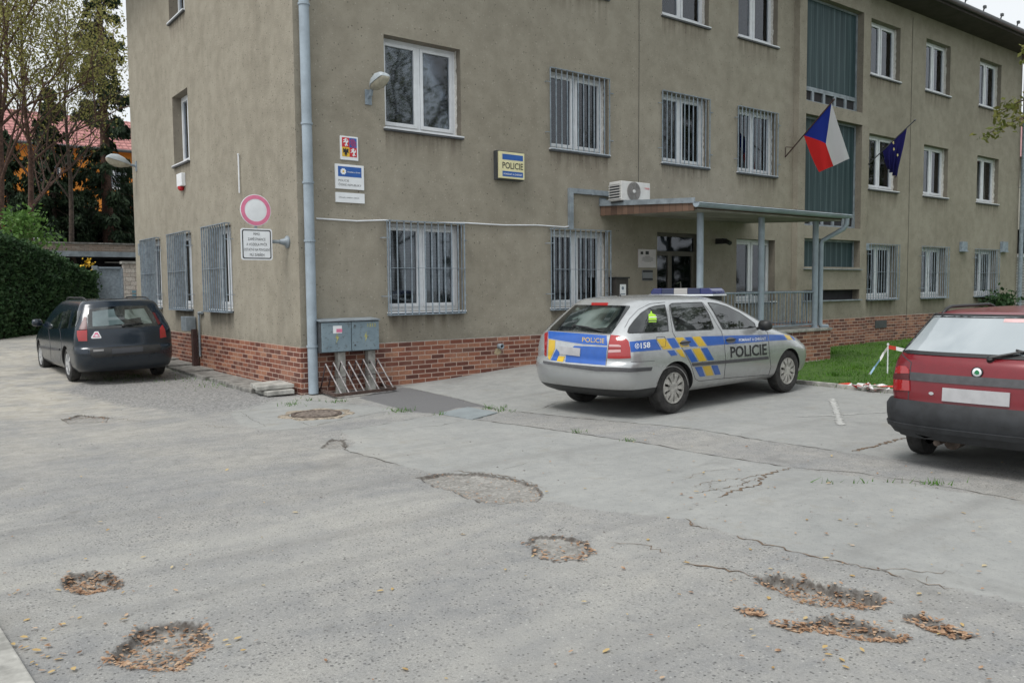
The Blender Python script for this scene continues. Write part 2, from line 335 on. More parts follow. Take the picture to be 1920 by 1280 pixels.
def text_bm(txt, height, width=None, bold=0.0, align='LEFT'):
    """flat lettering as a bmesh in the XY plane, cap height = height"""
    cu = bpy.data.curves.new('lettering', 'FONT'); cu.body = txt; cu.size = 1; cu.offset = bold; cu.resolution_u = 3; cu.align_x = 'LEFT'
    o = bpy.data.objects.new('lettering', cu); COL.objects.link(o); dg = bpy.context.evaluated_depsgraph_get()
    me = bpy.data.meshes.new_from_object(o.evaluated_get(dg)); bpy.data.objects.remove(o); bpy.data.curves.remove(cu)
    bm = bmesh.new(); bm.from_mesh(me); bpy.data.meshes.remove(me)
    xs = [v.co.x for v in bm.verts]; x0, x1 = min(xs), max(xs); sc = height/.73; sx = sc if width is None else width/(x1-x0)
    for v in bm.verts: v.co.x = (v.co.x-x0)*sx; v.co.y *= sc
    return bm, (x1-x0)*sx
def text_on(txt, fn, height, mat, parent, width=None, bold=0.0, name='lettering', center=None, extrude=0):
    bm, wd = text_bm(txt, height, width, bold); off = W.get(parent.name, np.zeros(3)) if parent is not None else np.zeros(3)
    dx = -wd/2 if center else 0
    for v in bm.verts: v.co = Vector(fn(v.co.x+dx, v.co.y)) - Vector(off)
    me = bpy.data.meshes.new(name); bm.to_mesh(me); bm.free(); me.materials.append(mat)
    o = bpy.data.objects.new(name, me); COL.objects.link(o); o.parent = parent; W[o.name] = off; return o

# ------------------------------------------------------------------ terrain
def sm(a, b, x): t = np.clip((x-a)/(b-a), 0, 1); return t*t*(3-2*t)
def T(x, y):
    x = np.asarray(x, float); y = np.asarray(y, float)
    d = np.clip(y-2.5, 0, 13.5); z = .012*d + .0025*d*d + .02*np.clip(y-16, 0, 10)
    rx = np.interp(x, [1.2, 1.8, 2.66, 4.6, 6.2, 7.2, 8.5], [0, .008, .045, .18, .2, .15, .02])
    z = z + rx*sm(-4.8, -.6, y)*(1-sm(.5, 2, y))
    return z
def gnd(px, py):
    z = 0.0
    for _ in range(12):
        p = onZ(px, py, z); z = float(T(p[0], p[1]))
    return p[0], p[1]
def gpoly(pts): return [gnd(*p) for p in pts]
def sdpoly(P, X, Y):
    d = np.full(X.shape, 1e9); inside = np.zeros(X.shape, bool); n = len(P)
    for i in range(n):
        ax, ay = P[i]; bx, by = P[(i+1) % n]; ex, ey = bx-ax, by-ay
        t = np.clip(((X-ax)*ex+(Y-ay)*ey)/(ex*ex+ey*ey+1e-12), 0, 1)
        d = np.minimum(d, (X-ax-t*ex)**2+(Y-ay-t*ey)**2)
        c = ((ay > Y) != (by > Y)) & (X < ex*(Y-ay)/(ey if abs(ey) > 1e-12 else 1e-12)+ax); inside ^= c
    return np.sqrt(d)*np.where(inside, 1, -1)
_tab = NR.rand(256, 256)
def vn(x, y, s):
    x = x*s+37.1; y = y*s+91.7; xi = np.floor(x).astype(int); yi = np.floor(y).astype(int); fx = x-xi; fy = y-yi
    fx = fx*fx*(3-2*fx); fy = fy*fy*(3-2*fy); g = lambda a, b: _tab[a % 256, b % 256]
    return (g(xi, yi)*(1-fx)+g(xi+1, yi)*fx)*(1-fy)+(g(xi, yi+1)*(1-fx)+g(xi+1, yi+1)*fx)*fy
def fbm(x, y, s, o=4): return sum(vn(x, y, s*2**k)*.5**k for k in range(o))/sum(.5**k for k in range(o))
# ------------------------------------------------------------------ ground
LAWN = [(6.98, -20), (6.98, -2.2), (11.45, -2.2), (11.45, 0), (60, 0), (60, -20)]
C1 = gpoly([(638, 808), (799, 781), (822, 777), (892, 787), (1000, 800), (1236, 835), (1485, 877), (1920, 938)]) + [(2.6, -14), (.6, -14)] + gpoly([(1789, 1105), (1630, 1065), (1454, 1026), (1281, 972), (1100, 955), (1015, 935), (900, 905), (758, 874), (650, 844), (664, 826)])
C2 = [(1.78, .3)] + gpoly([(766, 727), (848, 745), (936, 768), (1240, 797), (1408, 822), (1580, 847), (1700, 862)]) + [(3.2, -9.2), (4.0, -14), (6.9, -14), (6.9, .3)]
C3 = gpoly([(430, 772), (470, 757), (530, 748), (600, 752), (700, 762), (742, 769), (700, 778), (600, 795), (550, 807), (500, 808), (450, 796)])
DP = gpoly([(725, 728), (766, 727), (848, 745), (936, 768), (895, 762), (857, 764), (822, 776), (769, 772), (673, 746)])
GRAV = gpoly([(330, 690), (540, 740), (470, 765), (380, 775), (220, 760), (120, 735), (150, 715), (300, 705)])
HOLES = [(gpoly(p), d, k) for p, d, k in [
    ([(775, 893), (830, 885), (905, 885), (960, 893), (1005, 907), (1018, 925), (1005, 938), (950, 942), (900, 940), (860, 925), (800, 905)], .026, 1),
    ([(985, 1015), (1005, 1003), (1050, 1000), (1100, 1012), (1115, 1035), (1095, 1048), (1040, 1050), (1010, 1042)], .022, 2),
    ([(115, 1085), (130, 1072), (170, 1066), (215, 1072), (232, 1090), (222, 1100), (190, 1105), (150, 1112), (122, 1105)], .055, 3),
    ([(198, 1232), (235, 1195), (260, 1170), (320, 1158), (370, 1162), (398, 1190), (395, 1205), (360, 1225), (340, 1252), (290, 1250), (220, 1240)], .055, 4),
    ([(1418, 1080), (1460, 1074), (1510, 1082), (1600, 1100), (1655, 1112), (1662, 1125), (1640, 1135), (1560, 1132), (1500, 1125), (1450, 1100)], .07, 5),
    ([(1450, 1165), (1500, 1165), (1540, 1150), (1590, 1150), (1650, 1172), (1702, 1192), (1690, 1200), (1640, 1197), (1560, 1182), (1490, 1180)], .05, 6),
    ([(1690, 1145), (1720, 1148), (1760, 1165), (1800, 1180), (1830, 1190), (1780, 1190), (1740, 1178), (1705, 1160)], .03, 7),
    ([(1385, 1140), (1420, 1138), (1435, 1150), (1400, 1150)], .02, 8),
    ([(112, 785), (150, 776), (205, 780), (200, 790), (130, 793)], .025, 9),
    ([(620, 820), (648, 822), (652, 840), (600, 838)], .02, 10)]]
def axis(lo, a, b, hi, st):
    fine = np.arange(a, b+st/2, st); k = np.cumsum(.06*1.16**np.arange(52)); l = a-k; r = b+k
    return np.concatenate([l[l > lo][::-1], fine, r[r < hi]])
gx = axis(-600, -6.6, 7.2, 600, .026); gy = axis(-600, -12.2, 1.4, 600, .026)
GX, GY = np.meshgrid(gx, gy, indexing='ij')
nz = fbm(GX, GY, 9, 3)-.5; nz2 = fbm(GX, GY, 2.1, 3)-.5
sdC = np.maximum.reduce([sdpoly(C1, GX, GY), sdpoly(C2, GX, GY), sdpoly(C3, GX, GY)])
sdD = sdpoly(DP, GX, GY); sdG = sdpoly(GRAV, GX, GY)
Z = T(GX, GY)
hole = np.full(GX.shape, -9.0); HS = []
for P, dep, k in HOLES:
    s_ = sdpoly(P, GX, GY) + nz*.09
    hole = np.maximum(hole, s_); Z = Z - 1.25*dep*sm(-.006, .034, s_) + np.where(s_ > .04, (fbm(GX, GY, 26, 2)-.5)*.012, 0)
    Z = Z - .012*sm(-.25, 0, s_)*(s_ < 0)
near = (np.abs(GX) < 14) & (GY > -16) & (GY < 16)
Z = Z + np.where(near, (fbm(GX, GY, .7, 3)-.5)*.02 + (fbm(GX, GY, 14, 2)-.5)*np.where(sdC > 0, .002, .006)*((GX > -6.5) & (GX < 7.1) & (GY > -12.1) & (GY < 1.3)), 0)
dist = np.hypot(GX+2, GY+5); Z = Z
Z = np.where(GY > -.02, np.where(GX > -.005, np.where(GX < 40, Z-.12*(sdpoly([(0, 0), (0, 10.4), (26.7, 10.4), (26.7, 0)], GX, GY) > .02), Z), Z), Z)
nX, nY = len(gx), len(gy); idx = np.arange(nX*nY).reshape(nX, nY)
F = np.stack([idx[:-1, :-1], idx[1:, :-1], idx[1:, 1:], idx[:-1, 1:]], -1).reshape(-1, 4)
s = NT('ground_surface'); s.set(rough=.93, spec=.25); c = s.coord()
def at(nm):
    a = s.n('Attribute'); a.attribute_name = nm; return a.outputs['Fac']
n1 = s.noise(.45, 6, .62, c); n3 = s.noise(5, 6, .68, c); ng = s.noise(85, 4, .75, c); n0 = s.noise(210, 2, .6, c)
vor = s.n('TexVoronoi'); vor.inputs['Scale'].default_value = 46; s.l(c, vor.inputs['Vector']); vor.inputs['Randomness'].default_value = 1
spk = s.ramp(vor.outputs['Distance'], [(.0, 1.0), (.22, 1.0), (.34, 0.0)])
vcs = s.n('SeparateColor'); s.l(vor.outputs['Color'], vcs.inputs[0])
asph = s.ramp(n1, [(.1, (.185, .192, .202)), (.5, (.285, .285, .278)), (.9, (.385, .37, .335))])
asph = s.mix(.4, asph, s.ramp(n3, [(.2, (.205, .21, .213)), (.8, (.39, .378, .345))]))
gr = s.noise(48, 3, .8, c)
asph = s.mix(s.ramp(gr, [(.1, .6), (.4, 0.0)]), asph, (.12, .12, .12)); asph = s.mix(s.ramp(gr, [(.62, 0.0), (.95, .5)]), asph, (.5, .49, .46))
asph = s.mix(s.math('MULTIPLY', spk, s.ramp(vcs.outputs[0], [(.5, 0.0), (.7, .85)])), asph, (.07, .07, .07))
vor2 = s.n('TexVoronoi'); vor2.inputs['Scale'].default_value = 26; s.l(c, vor2.inputs['Vector']); vc2 = s.n('SeparateColor'); s.l(vor2.outputs['Color'], vc2.inputs[0])
sp2 = s.ramp(vor2.outputs['Distance'], [(.0, 1.0), (.18, 1.0), (.28, 0.0)])
worn = s.ramp(s.noise(.9, 5, .6, c), [(.25, .1), (.65, 1.0)])
mpb = s.n('Mapping'); mpb.inputs['Scale'].default_value = (.35, 1.3, 1); mpb.inputs['Rotation'].default_value = (0, 0, .6); s.l(c, mpb.inputs[0]); nb = s.noise(.8, 5, .65, mpb.outputs[0], .4)
asph = s.mix(s.ramp(nb, [(.5, 0.0), (.95, .6)]), asph, (.44, .43, .39)); asph = s.mix(s.ramp(nb, [(.05, .6), (.45, 0.0)]), asph, (.20, .215, .235))
nk = s.noise(1.7, 6, .75, c, .8); asph = s.mix(s.ramp(nk, [(.72, 0.0), (.9, .5)]), asph, (.12, .115, .105)); asph = s.mix(s.ramp(nk, [(.02, .5), (.2, 0.0)]), asph, (.36, .31, .24))
asph = s.mix(s.math('MULTIPLY', s.math('MULTIPLY', sp2, worn), s.ramp(vc2.outputs[1], [(.4, 0.0), (.9, .85)])), asph, (.10, .10, .105))
asph = s.mix(s.math('MULTIPLY', spk, s.ramp(vcs.outputs[1], [(.8, 0.0), (.9, .6)])), asph, (.5, .5, .47))
asph = s.mix(s.math('MULTIPLY', s.ramp(ng, [(.55, 0.0), (.8, .75)]), worn), asph, (.13, .13, .125))
asph = s.mix(s.ramp(ng, [(.1, .5), (.35, 0.0)]), asph, (.5, .49, .46))
conc = s.ramp(s.noise(.8, 6, .6, c), [(.2, (.26, .268, .262)), (.8, (.345, .35, .336))])
conc = s.mix(.4, conc, s.ramp(n3, [(.2, (.24, .245, .24)), (.8, (.37, .37, .35))]))
conc = s.mix(s.ramp(s.noise(19, 5, .7, c), [(.6, 0.0), (.85, .5)]), conc, (.17, .17, .165)); conc = s.mix(s.ramp(s.noise(60, 3, .8, c), [(.1, .35), (.4, 0.0)]), conc, (.17, .17, .16)); conc = s.mix(s.ramp(s.noise(2.3, 5, .7, c), [(.62, 0.0), (.85, .5)]), conc, (.25, .235, .2))
ctr = s.noise(7, 5, .7, c); off_ = s.math('MULTIPLY', s.math('SUBTRACT', ctr, .5), .16)
fC = s.ramp(s.math('ADD', at('sdC'), s.math('ADD', off_, .5)), [(.485, 0.0), (.515, 1.0)])
col = s.mix(fC, asph, conc)
fD = s.ramp(s.math('ADD', at('sdD'), s.math('ADD', s.math('MULTIPLY', off_, .3), .5)), [(.49, 0.0), (.51, 1.0)])
col = s.mix(fD, col, s.ramp(ng, [(.3, (.13, .13, .135)), (.7, (.20, .20, .2))]))
sand = s.ramp(n3, [(.2, (.33, .31, .26)), (.8, (.48, .455, .41))])
fS = s.math('MULTIPLY', at('sand'), s.ramp(s.noise(1.3, 5, .65, c), [(.35, .15), (.6, .95)]))
col = s.mix(fS, col, sand)
grv = s.ramp(vcs.outputs[0], [(0, (.12, .12, .12)), (.5, (.22, .22, .22)), (1, (.36, .355, .34))])
fG = s.ramp(s.math('ADD', at('sdG'), s.math('ADD', s.math('MULTIPLY', off_, 3), .5)), [(.40, 0.0), (.62, .85)])
col = s.mix(fG, col, grv)
oil = s.noise(.55, 4, .7, c, .6); col = s.mix(s.ramp(oil, [(.66, 0.0), (.9, .5)]), col, (.15, .148, .14))
tyr = s.n('Mapping'); tyr.inputs['Scale'].default_value = (.12, 2.6, 1); tyr.inputs['Rotation'].default_value = (0, 0, -.35); s.l(c, tyr.inputs[0]); col = s.mix(s.ramp(s.noise(1, 3, .6, tyr.outputs[0], .3), [(.6, 0.0), (.95, .35)]), col, (.19, .187, .178))
# pothole floors: bare stone base; broken dark binder on the rim
flo = s.mix(.5, s.ramp(n3, [(.3, (.24, .225, .195)), (.7, (.36, .345, .31))]), grv)
fH = s.ramp(s.math('ADD', at('hole'), s.math('ADD', s.math('MULTIPLY', off_, .35), .5)), [(.505, 0.0), (.53, 1.0)])
rim = s.ramp(s.math('ABSOLUTE', s.math('SUBTRACT', at('hole'), .016)), [(.0, 1.0), (.010, .9), (.022, 0.0)])
rim = s.math('MULTIPLY', rim, s.ramp(s.noise(22, 3, .6, c), [(.2, .5), (.7, 1.0)]))
col = s.mix(fH, col, flo); col = s.mix(s.math('MULTIPLY', rim, .85), col, (.05, .038, .03))
hal = s.ramp(at('hole'), [(0.0, 0.0), (1.0, 0.0)])
soil = s.ramp(n3, [(.2, (.035, .075, .018)), (.8, (.08, .15, .03))])
col = s.mix(s.ramp(s.math('ADD', at('lawn'), s.math('ADD', off_, .5)), [(.49, 0.0), (.51, 1.0)]), col, soil)
s.color(col)
hh = s.math('ADD', s.math('MULTIPLY', ng, s.ramp(fC, [(0, 1.0), (1, .35)])), s.math('MULTIPLY', spk, -.5)); s.bump(s.math('ADD', hh, s.math('MULTIPLY', n0, .3)), .55, .008)
GROUNDM = s.m
ground = npmesh('ground', np.stack([GX, GY, Z], -1).reshape(-1, 3), F, GROUNDM, smooth=True)
tag(ground, kind='structure')
sandA = np.clip(sm(-1.5, 3.5, GY)*sm(.5, -.8, GX) + .45*sm(-5.5, -2, GY)*sm(-.5, -3.5, GX) + .5*(sm(.0, 1.0, .6-np.abs(GX-2.9-(GY+9)*-.3))*0) + .35*np.exp(-((GX+1.6)**2+(GY+4.6)**2)/1.2), 0, 1)
strip = .22*np.exp(-np.abs(sdpoly(gpoly([(1000, 800), (1236, 835), (1485, 877), (1920, 938), (1920, 905), (1580, 852), (1240, 800), (944, 772)]), GX, GY)-.2)/.3)
sandA = np.maximum(sandA, np.where(sdC < 0, strip, 0))
for nm, arr in (('sdC', sdC), ('sdD', sdD), ('sdG', sdG), ('hole', hole), ('sand', sandA), ('lawn', sdpoly(LAWN, GX, GY))):
    a = ground.data.attributes.new(nm, 'FLOAT', 'POINT'); a.data.foreach_set('value', np.clip(arr, -3, 3).astype(np.float32).ravel())
# height look-up on the built sheet
def gz(x, y):
    i = np.clip(np.searchsorted(gx, x)-1, 0, nX-2); j = np.clip(np.searchsorted(gy, y)-1, 0, nY-2)
    fx = np.clip((x-gx[i])/(gx[i+1]-gx[i]), 0, 1); fy = np.clip((y-gy[j])/(gy[j+1]-gy[j]), 0, 1)
    return (Z[i, j]*(1-fx)+Z[i+1, j]*fx)*(1-fy)+(Z[i, j+1]*(1-fx)+Z[i+1, j+1]*fx)*fy

# ------------------------------------------------------------------ cracks, joints and paint on the ground
def strip_mesh(lines, lift=.004, jit=.03, step=.07):
    vs, fs = [], []
    for pts, wd in lines:
        P = [gnd(*p) if p[0] > 60 or True else p for p in pts]; Q = []
        for a, b in zip(P[:-1], P[1:]):
            n = max(1, int(hypot(b[0]-a[0], b[1]-a[1])/step)); Q += [(a[0]+(b[0]-a[0])*i/n, a[1]+(b[1]-a[1])*i/n) for i in range(n)]
        Q.append(P[-1]); k0 = len(vs); n = len(Q)
        for i, q in enumerate(Q):
            a = Q[max(i-1, 0)]; b = Q[min(i+1, n-1)]; l = hypot(b[0]-a[0], b[1]-a[1]) or 1; nx, ny = -(b[1]-a[1])/l, (b[0]-a[0])/l
            o = (random.random()-.5)*jit; t = wd*(.2+.9*random.random())*.42*(min(1, .3+i/3., .3+(n-1-i)/3.))
            for sg in (-1, 1):
                x, y = q[0]+nx*(o+sg*t), q[1]+ny*(o+sg*t); vs.append((x, y, float(gz(x, y))+lift))
        fs += [(k0+2*i, k0+2*i+1, k0+2*i+3, k0+2*i+2) for i in range(n-1)]
    return vs, fs
CRK = plain('dirt_in_cracks', (.055, .045, .032), .95, 0, .4, 20); CRKB = plain('brown_debris', (.15, .105, .07), .95, 0, .5, 25)
v_, f_ = strip_mesh([([(638, 808), (720, 796), (799, 781), (822, 777)], .012), ([(892, 787), (1000, 800), (1120, 818), (1236, 835), (1360, 857), (1485, 877)], .022), ([(1485, 877), (1600, 886), (1740, 905), (1920, 938)], .014),
    ([(944, 768), (1080, 783), (1240, 797), (1330, 808), (1408, 822), (1580, 847)], .02), ([(766, 727), (848, 745), (936, 768)], .012), ([(822, 776), (886, 787), (933, 774)], .015),
    ([(1010, 767), (1050, 752)], .012), ([(500, 808), (560, 804), (640, 787), (742, 769)], .014), ([(507, 752), (560, 750), (620, 755), (700, 762)], .010),
    ([(780, 802), (830, 798), (870, 787)], .010), ([(945, 880), (1000, 866)], .008), ([(640, 828), (652, 845), (700, 858), (758, 874)], .015),
    ([(450, 470+300), (470, 785), (500, 800)], .008), ([(560, 790), (590, 800)], .008), ([(445, 778), (520, 790)], .006)])
cr = npmesh('pavement_cracks', v_, f_, CRK); tag(cr, kind='structure')
v_, f_ = strip_mesh([([(1485, 878), (1450, 885), (1425, 897), (1420, 910), (1370, 923), (1345, 933)], .035), ([(1435, 890), (1390, 897), (1330, 903), (1300, 915)], .012), ([(1425, 897), (1380, 912), (1310, 925)], .012),
    ([(1330, 903), (1325, 915), (1370, 923)], .008), ([(1380, 877), (1320, 885), (1280, 900)], .008), ([(1390, 897), (1400, 908)], .008),
    ([(1281, 972), (1300, 985), (1330, 990)], .03), ([(1380, 1005), (1454, 1026), (1517, 1044), (1630, 1065), (1700, 1085)], .02), ([(1630, 1065), (1700, 1070), (1789, 1074)], .01), ([(1700, 1085), (1789, 1105)], .012),
    ([(1281, 1050), (1310, 1060), (1418, 1078)], .03), ([(1600, 846), (1640, 835), (1700, 820)], .05), ([(850, 882), (900, 884), (960, 892), (1016, 912)], .018), ([(1735, 1080), (1745, 1092)], .008),
    ([(112, 788), (150, 779), (205, 779)], .02), ([(190, 780), (280, 792)], .01), ([(370, 795), (430, 802)], .01), ([(1140, 1015), (1200, 1020), (1260, 1040)], .01)], jit=.06, step=.035)
cr2 = npmesh('debris_in_cracks', v_, f_, CRKB); tag(cr2, kind='structure')
LINEP = NT('worn_white_paint'); LINEP.set(rough=.8); c = LINEP.coord(); LINEP.color(LINEP.mix(LINEP.ramp(LINEP.noise(16, 5, .7, c), [(.3, 0.0), (.6, 1.0)]), (.52, .52, .5), (.33, .335, .32))); LINEP = LINEP.m
v_, f_ = strip_mesh([([(1490, 781), (1540, 779), (1600, 776), (1667, 773)], .06)], jit=.004, lift=.005)
v2, f2 = strip_mesh([([(1560, 747), (1568, 770), (1577, 797)], .15)], jit=.01, lift=.006, step=.03)
k = len(v_); v_ += v2; f_ += [tuple(i+k for i in q) for q in f2]
pl = npmesh('parking_markings', v_, f_, LINEP); tag(pl, kind='structure')

def ground_slab(name, quad, h, mat, lift=0.0):
    mb = MB(); P = [gnd(*p) for p in quad] if quad[0][0] > 30 else quad
    zs = max(float(gz(*p)) for p in P)+lift
    mb.prism(P, lambda u, v, d: (u, v, zs+d), -.08, h); return mb.build(name, mat, bevel=.006)
o = ground_slab('cover_slab', [(822, 776), (877, 764), (933, 774), (886, 787)], .012, plain('smooth_slab', (.235, .265, .275), .8, 0, .08, 4)); tag(o, 'square bluish grey cover slab set in the paving before the dark asphalt patch', 'cover slab')

# kerb at the lower left of the view
kp = [gnd(0, 1185), gnd(62, 1285)]; dx, dy = kp[1][0]-kp[0][0], kp[1][1]-kp[0][1]; l_ = hypot(dx, dy); dx /= l_; dy /= l_
mb = MB(); a = (kp[0][0]-dx*6, kp[0][1]-dy*6)
for i in range(13):
    p = (a[0]+dx*i*1.0, a[1]+dy*i*1.0); q = (p[0]+dx*.985, p[1]+dy*.985); nx, ny = dy, -dx
    if nx > 0: nx, ny = -nx, -ny
    mb.prism([p, q, (q[0]+nx*.9, q[1]+ny*.9), (p[0]+nx*.9, p[1]+ny*.9)], lambda u, v, d: (u, v, d), -.1, .035)
tag(mb.build('kerb', CONC, bevel=.008), kind='structure')
# lawn kerb
mb = MB()
for i in range(12):
    y0 = -14+i*1.0
    mb.box(6.9, 6.98, y0, y0+.985, -.1, .06+.01*random.random())
tag(mb.build('lawn_kerb', CONC, bevel=.006), kind='structure')
# concrete edging slabs along the short side of the building
mb = MB()
Y0 = .75
for i in range(9):
    x0 = -.02; wd = .52+random.uniform(-.04, .05); y1 = Y0+1.15+random.uniform(-.1, .1); t = random.uniform(-.02, .03)
    z0 = float(T(-.3, Y0))+.03; mb.prism([(x0, Y0), (x0-wd, Y0+random.uniform(-.03, .03)), (x0-wd, y1-.02), (x0, y1-.02)], lambda u, v, d: (u, v, z0+d+t*(u+.3)*1.2), -.1, .035); Y0 = y1
tag(mb.build('side_paving', CONCD, bevel=.008), kind='structure')
for nm, q, h, lab in (('loose_slab', [(-.08, .12), (-.62, .30), (-.52, .86), (-.04, .80)], (.10, .165), 'upper of two loose concrete slabs stacked by the brick corner'),
                      ('loose_slab', [(-.12, .02), (-.52, .12), (-.50, .70), (-.06, .72)], (.02, .088), 'lower of two loose concrete slabs, half covered by the upper one')):
    mb = MB(); mb.prism(q, lambda u, v, d: (u, v, d+.05*(u+.3)), h[0], h[1]); tag(mb.build(nm, CONC, bevel=.01), lab, 'slab', 'loose slabs at the building corner')

# manhole
mh = gnd(594, 777); mz = float(gz(*mh)); root = thing('manhole_cover', (mh[0], mh[1], mz), 'round rusty iron manhole cover with ribs in a broken concrete ring', 'manhole cover')
IRON = plain('rusty_iron', (.11, .085, .07), .8, .2, .35, 12)
mb = MB(); mb.lathe((mh[0], mh[1], mz), (0, 0, 1), [(.005, .0), (.006, .29), (.016, .295), (.016, .33), (-.02, .34)], 40); mb.build('frame', IRON, root, True, auto=30)
mb = MB()
for i in range(-5, 6):
    u = i*.05; hl = math.sqrt(max(0, .27**2-u*u))
    n = int(hl*2/.06)
    for j in range(n):
        y0 = -hl+j*2*hl/n; mb.box(mh[0]+u-.016, mh[0]+u+.016, mh[1]+y0+.006, mh[1]+y0+2*hl/n-.006, mz, mz+.014)
mb.build('cover_ribs', plain('worn_iron', (.24, .2, .17), .7, .2, .3, 12), root)
mb = MB(); n = 46; vs = []
for k in range(n):
    a = 2*pi*k/n; r1 = .36+.015*sin(k*2.1); r2 = .44+.05*sin(k*.9+1)+.03*random.random()
    for r, h in ((r1, -.01), (r1+.01, .012), (r2, .012), (r2+.02, -.01)): vs.append((mh[0]+r*cos(a), mh[1]+r*sin(a), mz+h))
mb.add(vs, [(4*k+j, 4*((k+1) % n)+j, 4*((k+1) % n)+j+1, 4*k+j+1) for k in range(n) for j in range(3)])
mb.build('broken_surround', plain('crumbled_concrete', (.27, .23, .18), .95, 0, .5, 16), root)

# ------------------------------------------------------------------ fallen leaves, grass
def leaf_mesh(P, size, nm, mat):
    """P: (x, y) list; small bent six-sided leaves lying on the ground"""
    n = len(P); P = np.array(P); base = np.array([(-1, 0), (-.45, .55), (.4, .6), (1.05, 0), (.4, -.6), (-.45, -.55)]) * .5
    a = NR.rand(n)*2*pi; sz = size*(.5+NR.rand(n)*1.0); z = gz(P[:, 0], P[:, 1])+.006+NR.rand(n)*.01; V = []
    tx = NR.randn(n)*.12; ty = NR.randn(n)*.12; cv = NR.rand(n)*.35
    for i in range(6):
        u = base[i, 0]*sz; v = base[i, 1]*sz*(.6+.3*NR.rand(n)); V.append(np.stack([P[:, 0]+u*np.cos(a)-v*np.sin(a), P[:, 1]+u*np.sin(a)+v*np.cos(a), z+u*tx+v*ty+np.abs(v)*cv+np.abs(tx)*sz*.3], -1))
    V = np.stack(V, 1).reshape(-1, 3); Fc = np.arange(n*6).reshape(n, 6)
    o = npmesh(nm, V, Fc, mat); return o
HN = {3: 'small round pothole at the left', 4: 'big round pothole at the lower left', 5: 'long pothole at the lower right', 6: 'narrow pothole nearest the lower right'}
for P, dep, k in HOLES:
    xs = [p[0] for p in P]; ys = [p[1] for p in P]; pts = []; cnt = {1: 170, 2: 90, 3: 380, 4: 560, 5: 560, 6: 480, 7: 140, 8: 45, 9: 8, 10: 6}[k]
    tries = 0; c = np.mean(P, 0); mv = np.array([CAM[0]-c[0], CAM[1]-c[1]]); mv /= np.linalg.norm(mv)
    while len(pts) < cnt and tries < 60:
        tries += 1; X = NR.uniform(min(xs)-.05, max(xs)+.05, 600); Y = NR.uniform(min(ys)-.05, max(ys)+.05, 600); d = sdpoly(P, X, Y)
        side = ((X-c[0])*mv[0]+(Y-c[1])*mv[1])
        pr = np.exp(-np.abs(d-.035)/.06)*(d > -.025)*np.where(side > -.03, 1, .35) + .14*(d > 0) if k not in (3,) else (d > .0)*1.0
        keep = NR.rand(600) < pr; pts += list(zip(X[keep], Y[keep]))
    if k in (3, 4, 5, 6, 1):
        o = leaf_mesh(pts[:cnt], .024 if k != 1 else .018, 'leaf_litter', LEAFD)
        tag(o, {1: 'thin rim of pale crumbs and leaves round the wide shallow pothole mid road', 3: 'brown leaves filling the small round pothole at the left', 4: 'brown leaves round the edge of the big pothole at lower left', 5: 'brown leaves lying in the long pothole at lower right', 6: 'brown and yellow leaves in the narrow pothole nearest lower right'}[k], 'leaf litter', kind='stuff')
    else:
        HS += pts[:cnt]
o = leaf_mesh(HS, .03, 'leaf_litter', LEAFD); tag(o, 'brown leaves caught in the smaller hollows of the road', 'leaf litter', kind='stuff')
pts = []
for _ in range(150):
    p = gnd(random.uniform(0, 1920), random.uniform(860, 1280)); pts.append(p)
for _ in range(150): pts.append(gnd(random.uniform(1180, 1920), random.uniform(810, 1240)))
for _ in range(60): pts.append(gnd(random.uniform(0, 460), random.uniform(1050, 1280)))
for _ in range(26): pts.append(gnd(random.gauss(90, 35), random.gauss(1215, 30)))
h_ = sdpoly(LAWN, np.array([p[0] for p in pts]), np.array([p[1] for p in pts])); pts = [p for p, d in zip(pts, h_) if d < 0]
tag(leaf_mesh(pts[::3], .031, 'scattered_leaves', LEAFY), 'pale yellow leaves scattered over the road', 'fallen leaves', kind='stuff')
tag(leaf_mesh(pts[1::3], .026, 'scattered_leaves', LEAFD), 'brown dry leaves scattered over the road', 'fallen leaves', kind='stuff')
# loose stones
n = 900; X = np.concatenate([NR.normal(-1.0, .9, n//2), NR.uniform(-5, 2.5, n//2)]); Y = np.concatenate([NR.normal(2.2, 1.5, n//2), NR.uniform(-9.5, -2, n//2)])
ok = ~((X > -.05) & (Y > -.05)); X = X[ok]; Y = Y[ok]; n = len(X); oc = np.array([(1, 0, 0), (0, 1, 0), (-1, 0, 0), (0, -1, 0), (0, 0, 1)]); zz = gz(X, Y); V = []
sz = .004+.012*NR.rand(n)**3
for q in oc: V.append(np.stack([X+q[0]*sz*(.6+NR.rand(n)), Y+q[1]*sz*(.6+NR.rand(n)), zz+q[2]*sz*.8], -1))
V = np.stack(V, 1).reshape(-1, 3); k = np.arange(n)[:, None]*5; Fc = np.concatenate([k+np.array([[0, 1, 4]]), k+np.array([[1, 2, 4]]), k+np.array([[2, 3, 4]]), k+np.array([[3, 0, 4]])])
cl = [(random.uniform(7.1, 20), random.uniform(-8, -.3)) for _ in range(46)]; pts = [(a+random.gauss(0, .10), b+random.gauss(0, .10)) for a, b in cl for _ in range(70) if a > 11.6 or b < -2.4]
WEEDPTS = pts
tag(npmesh('loose_gravel', V, Fc, plain('stones', (.22, .21, .2), .9, 0, .5, 40)), 'small loose stones strewn over the road', 'gravel', kind='stuff')

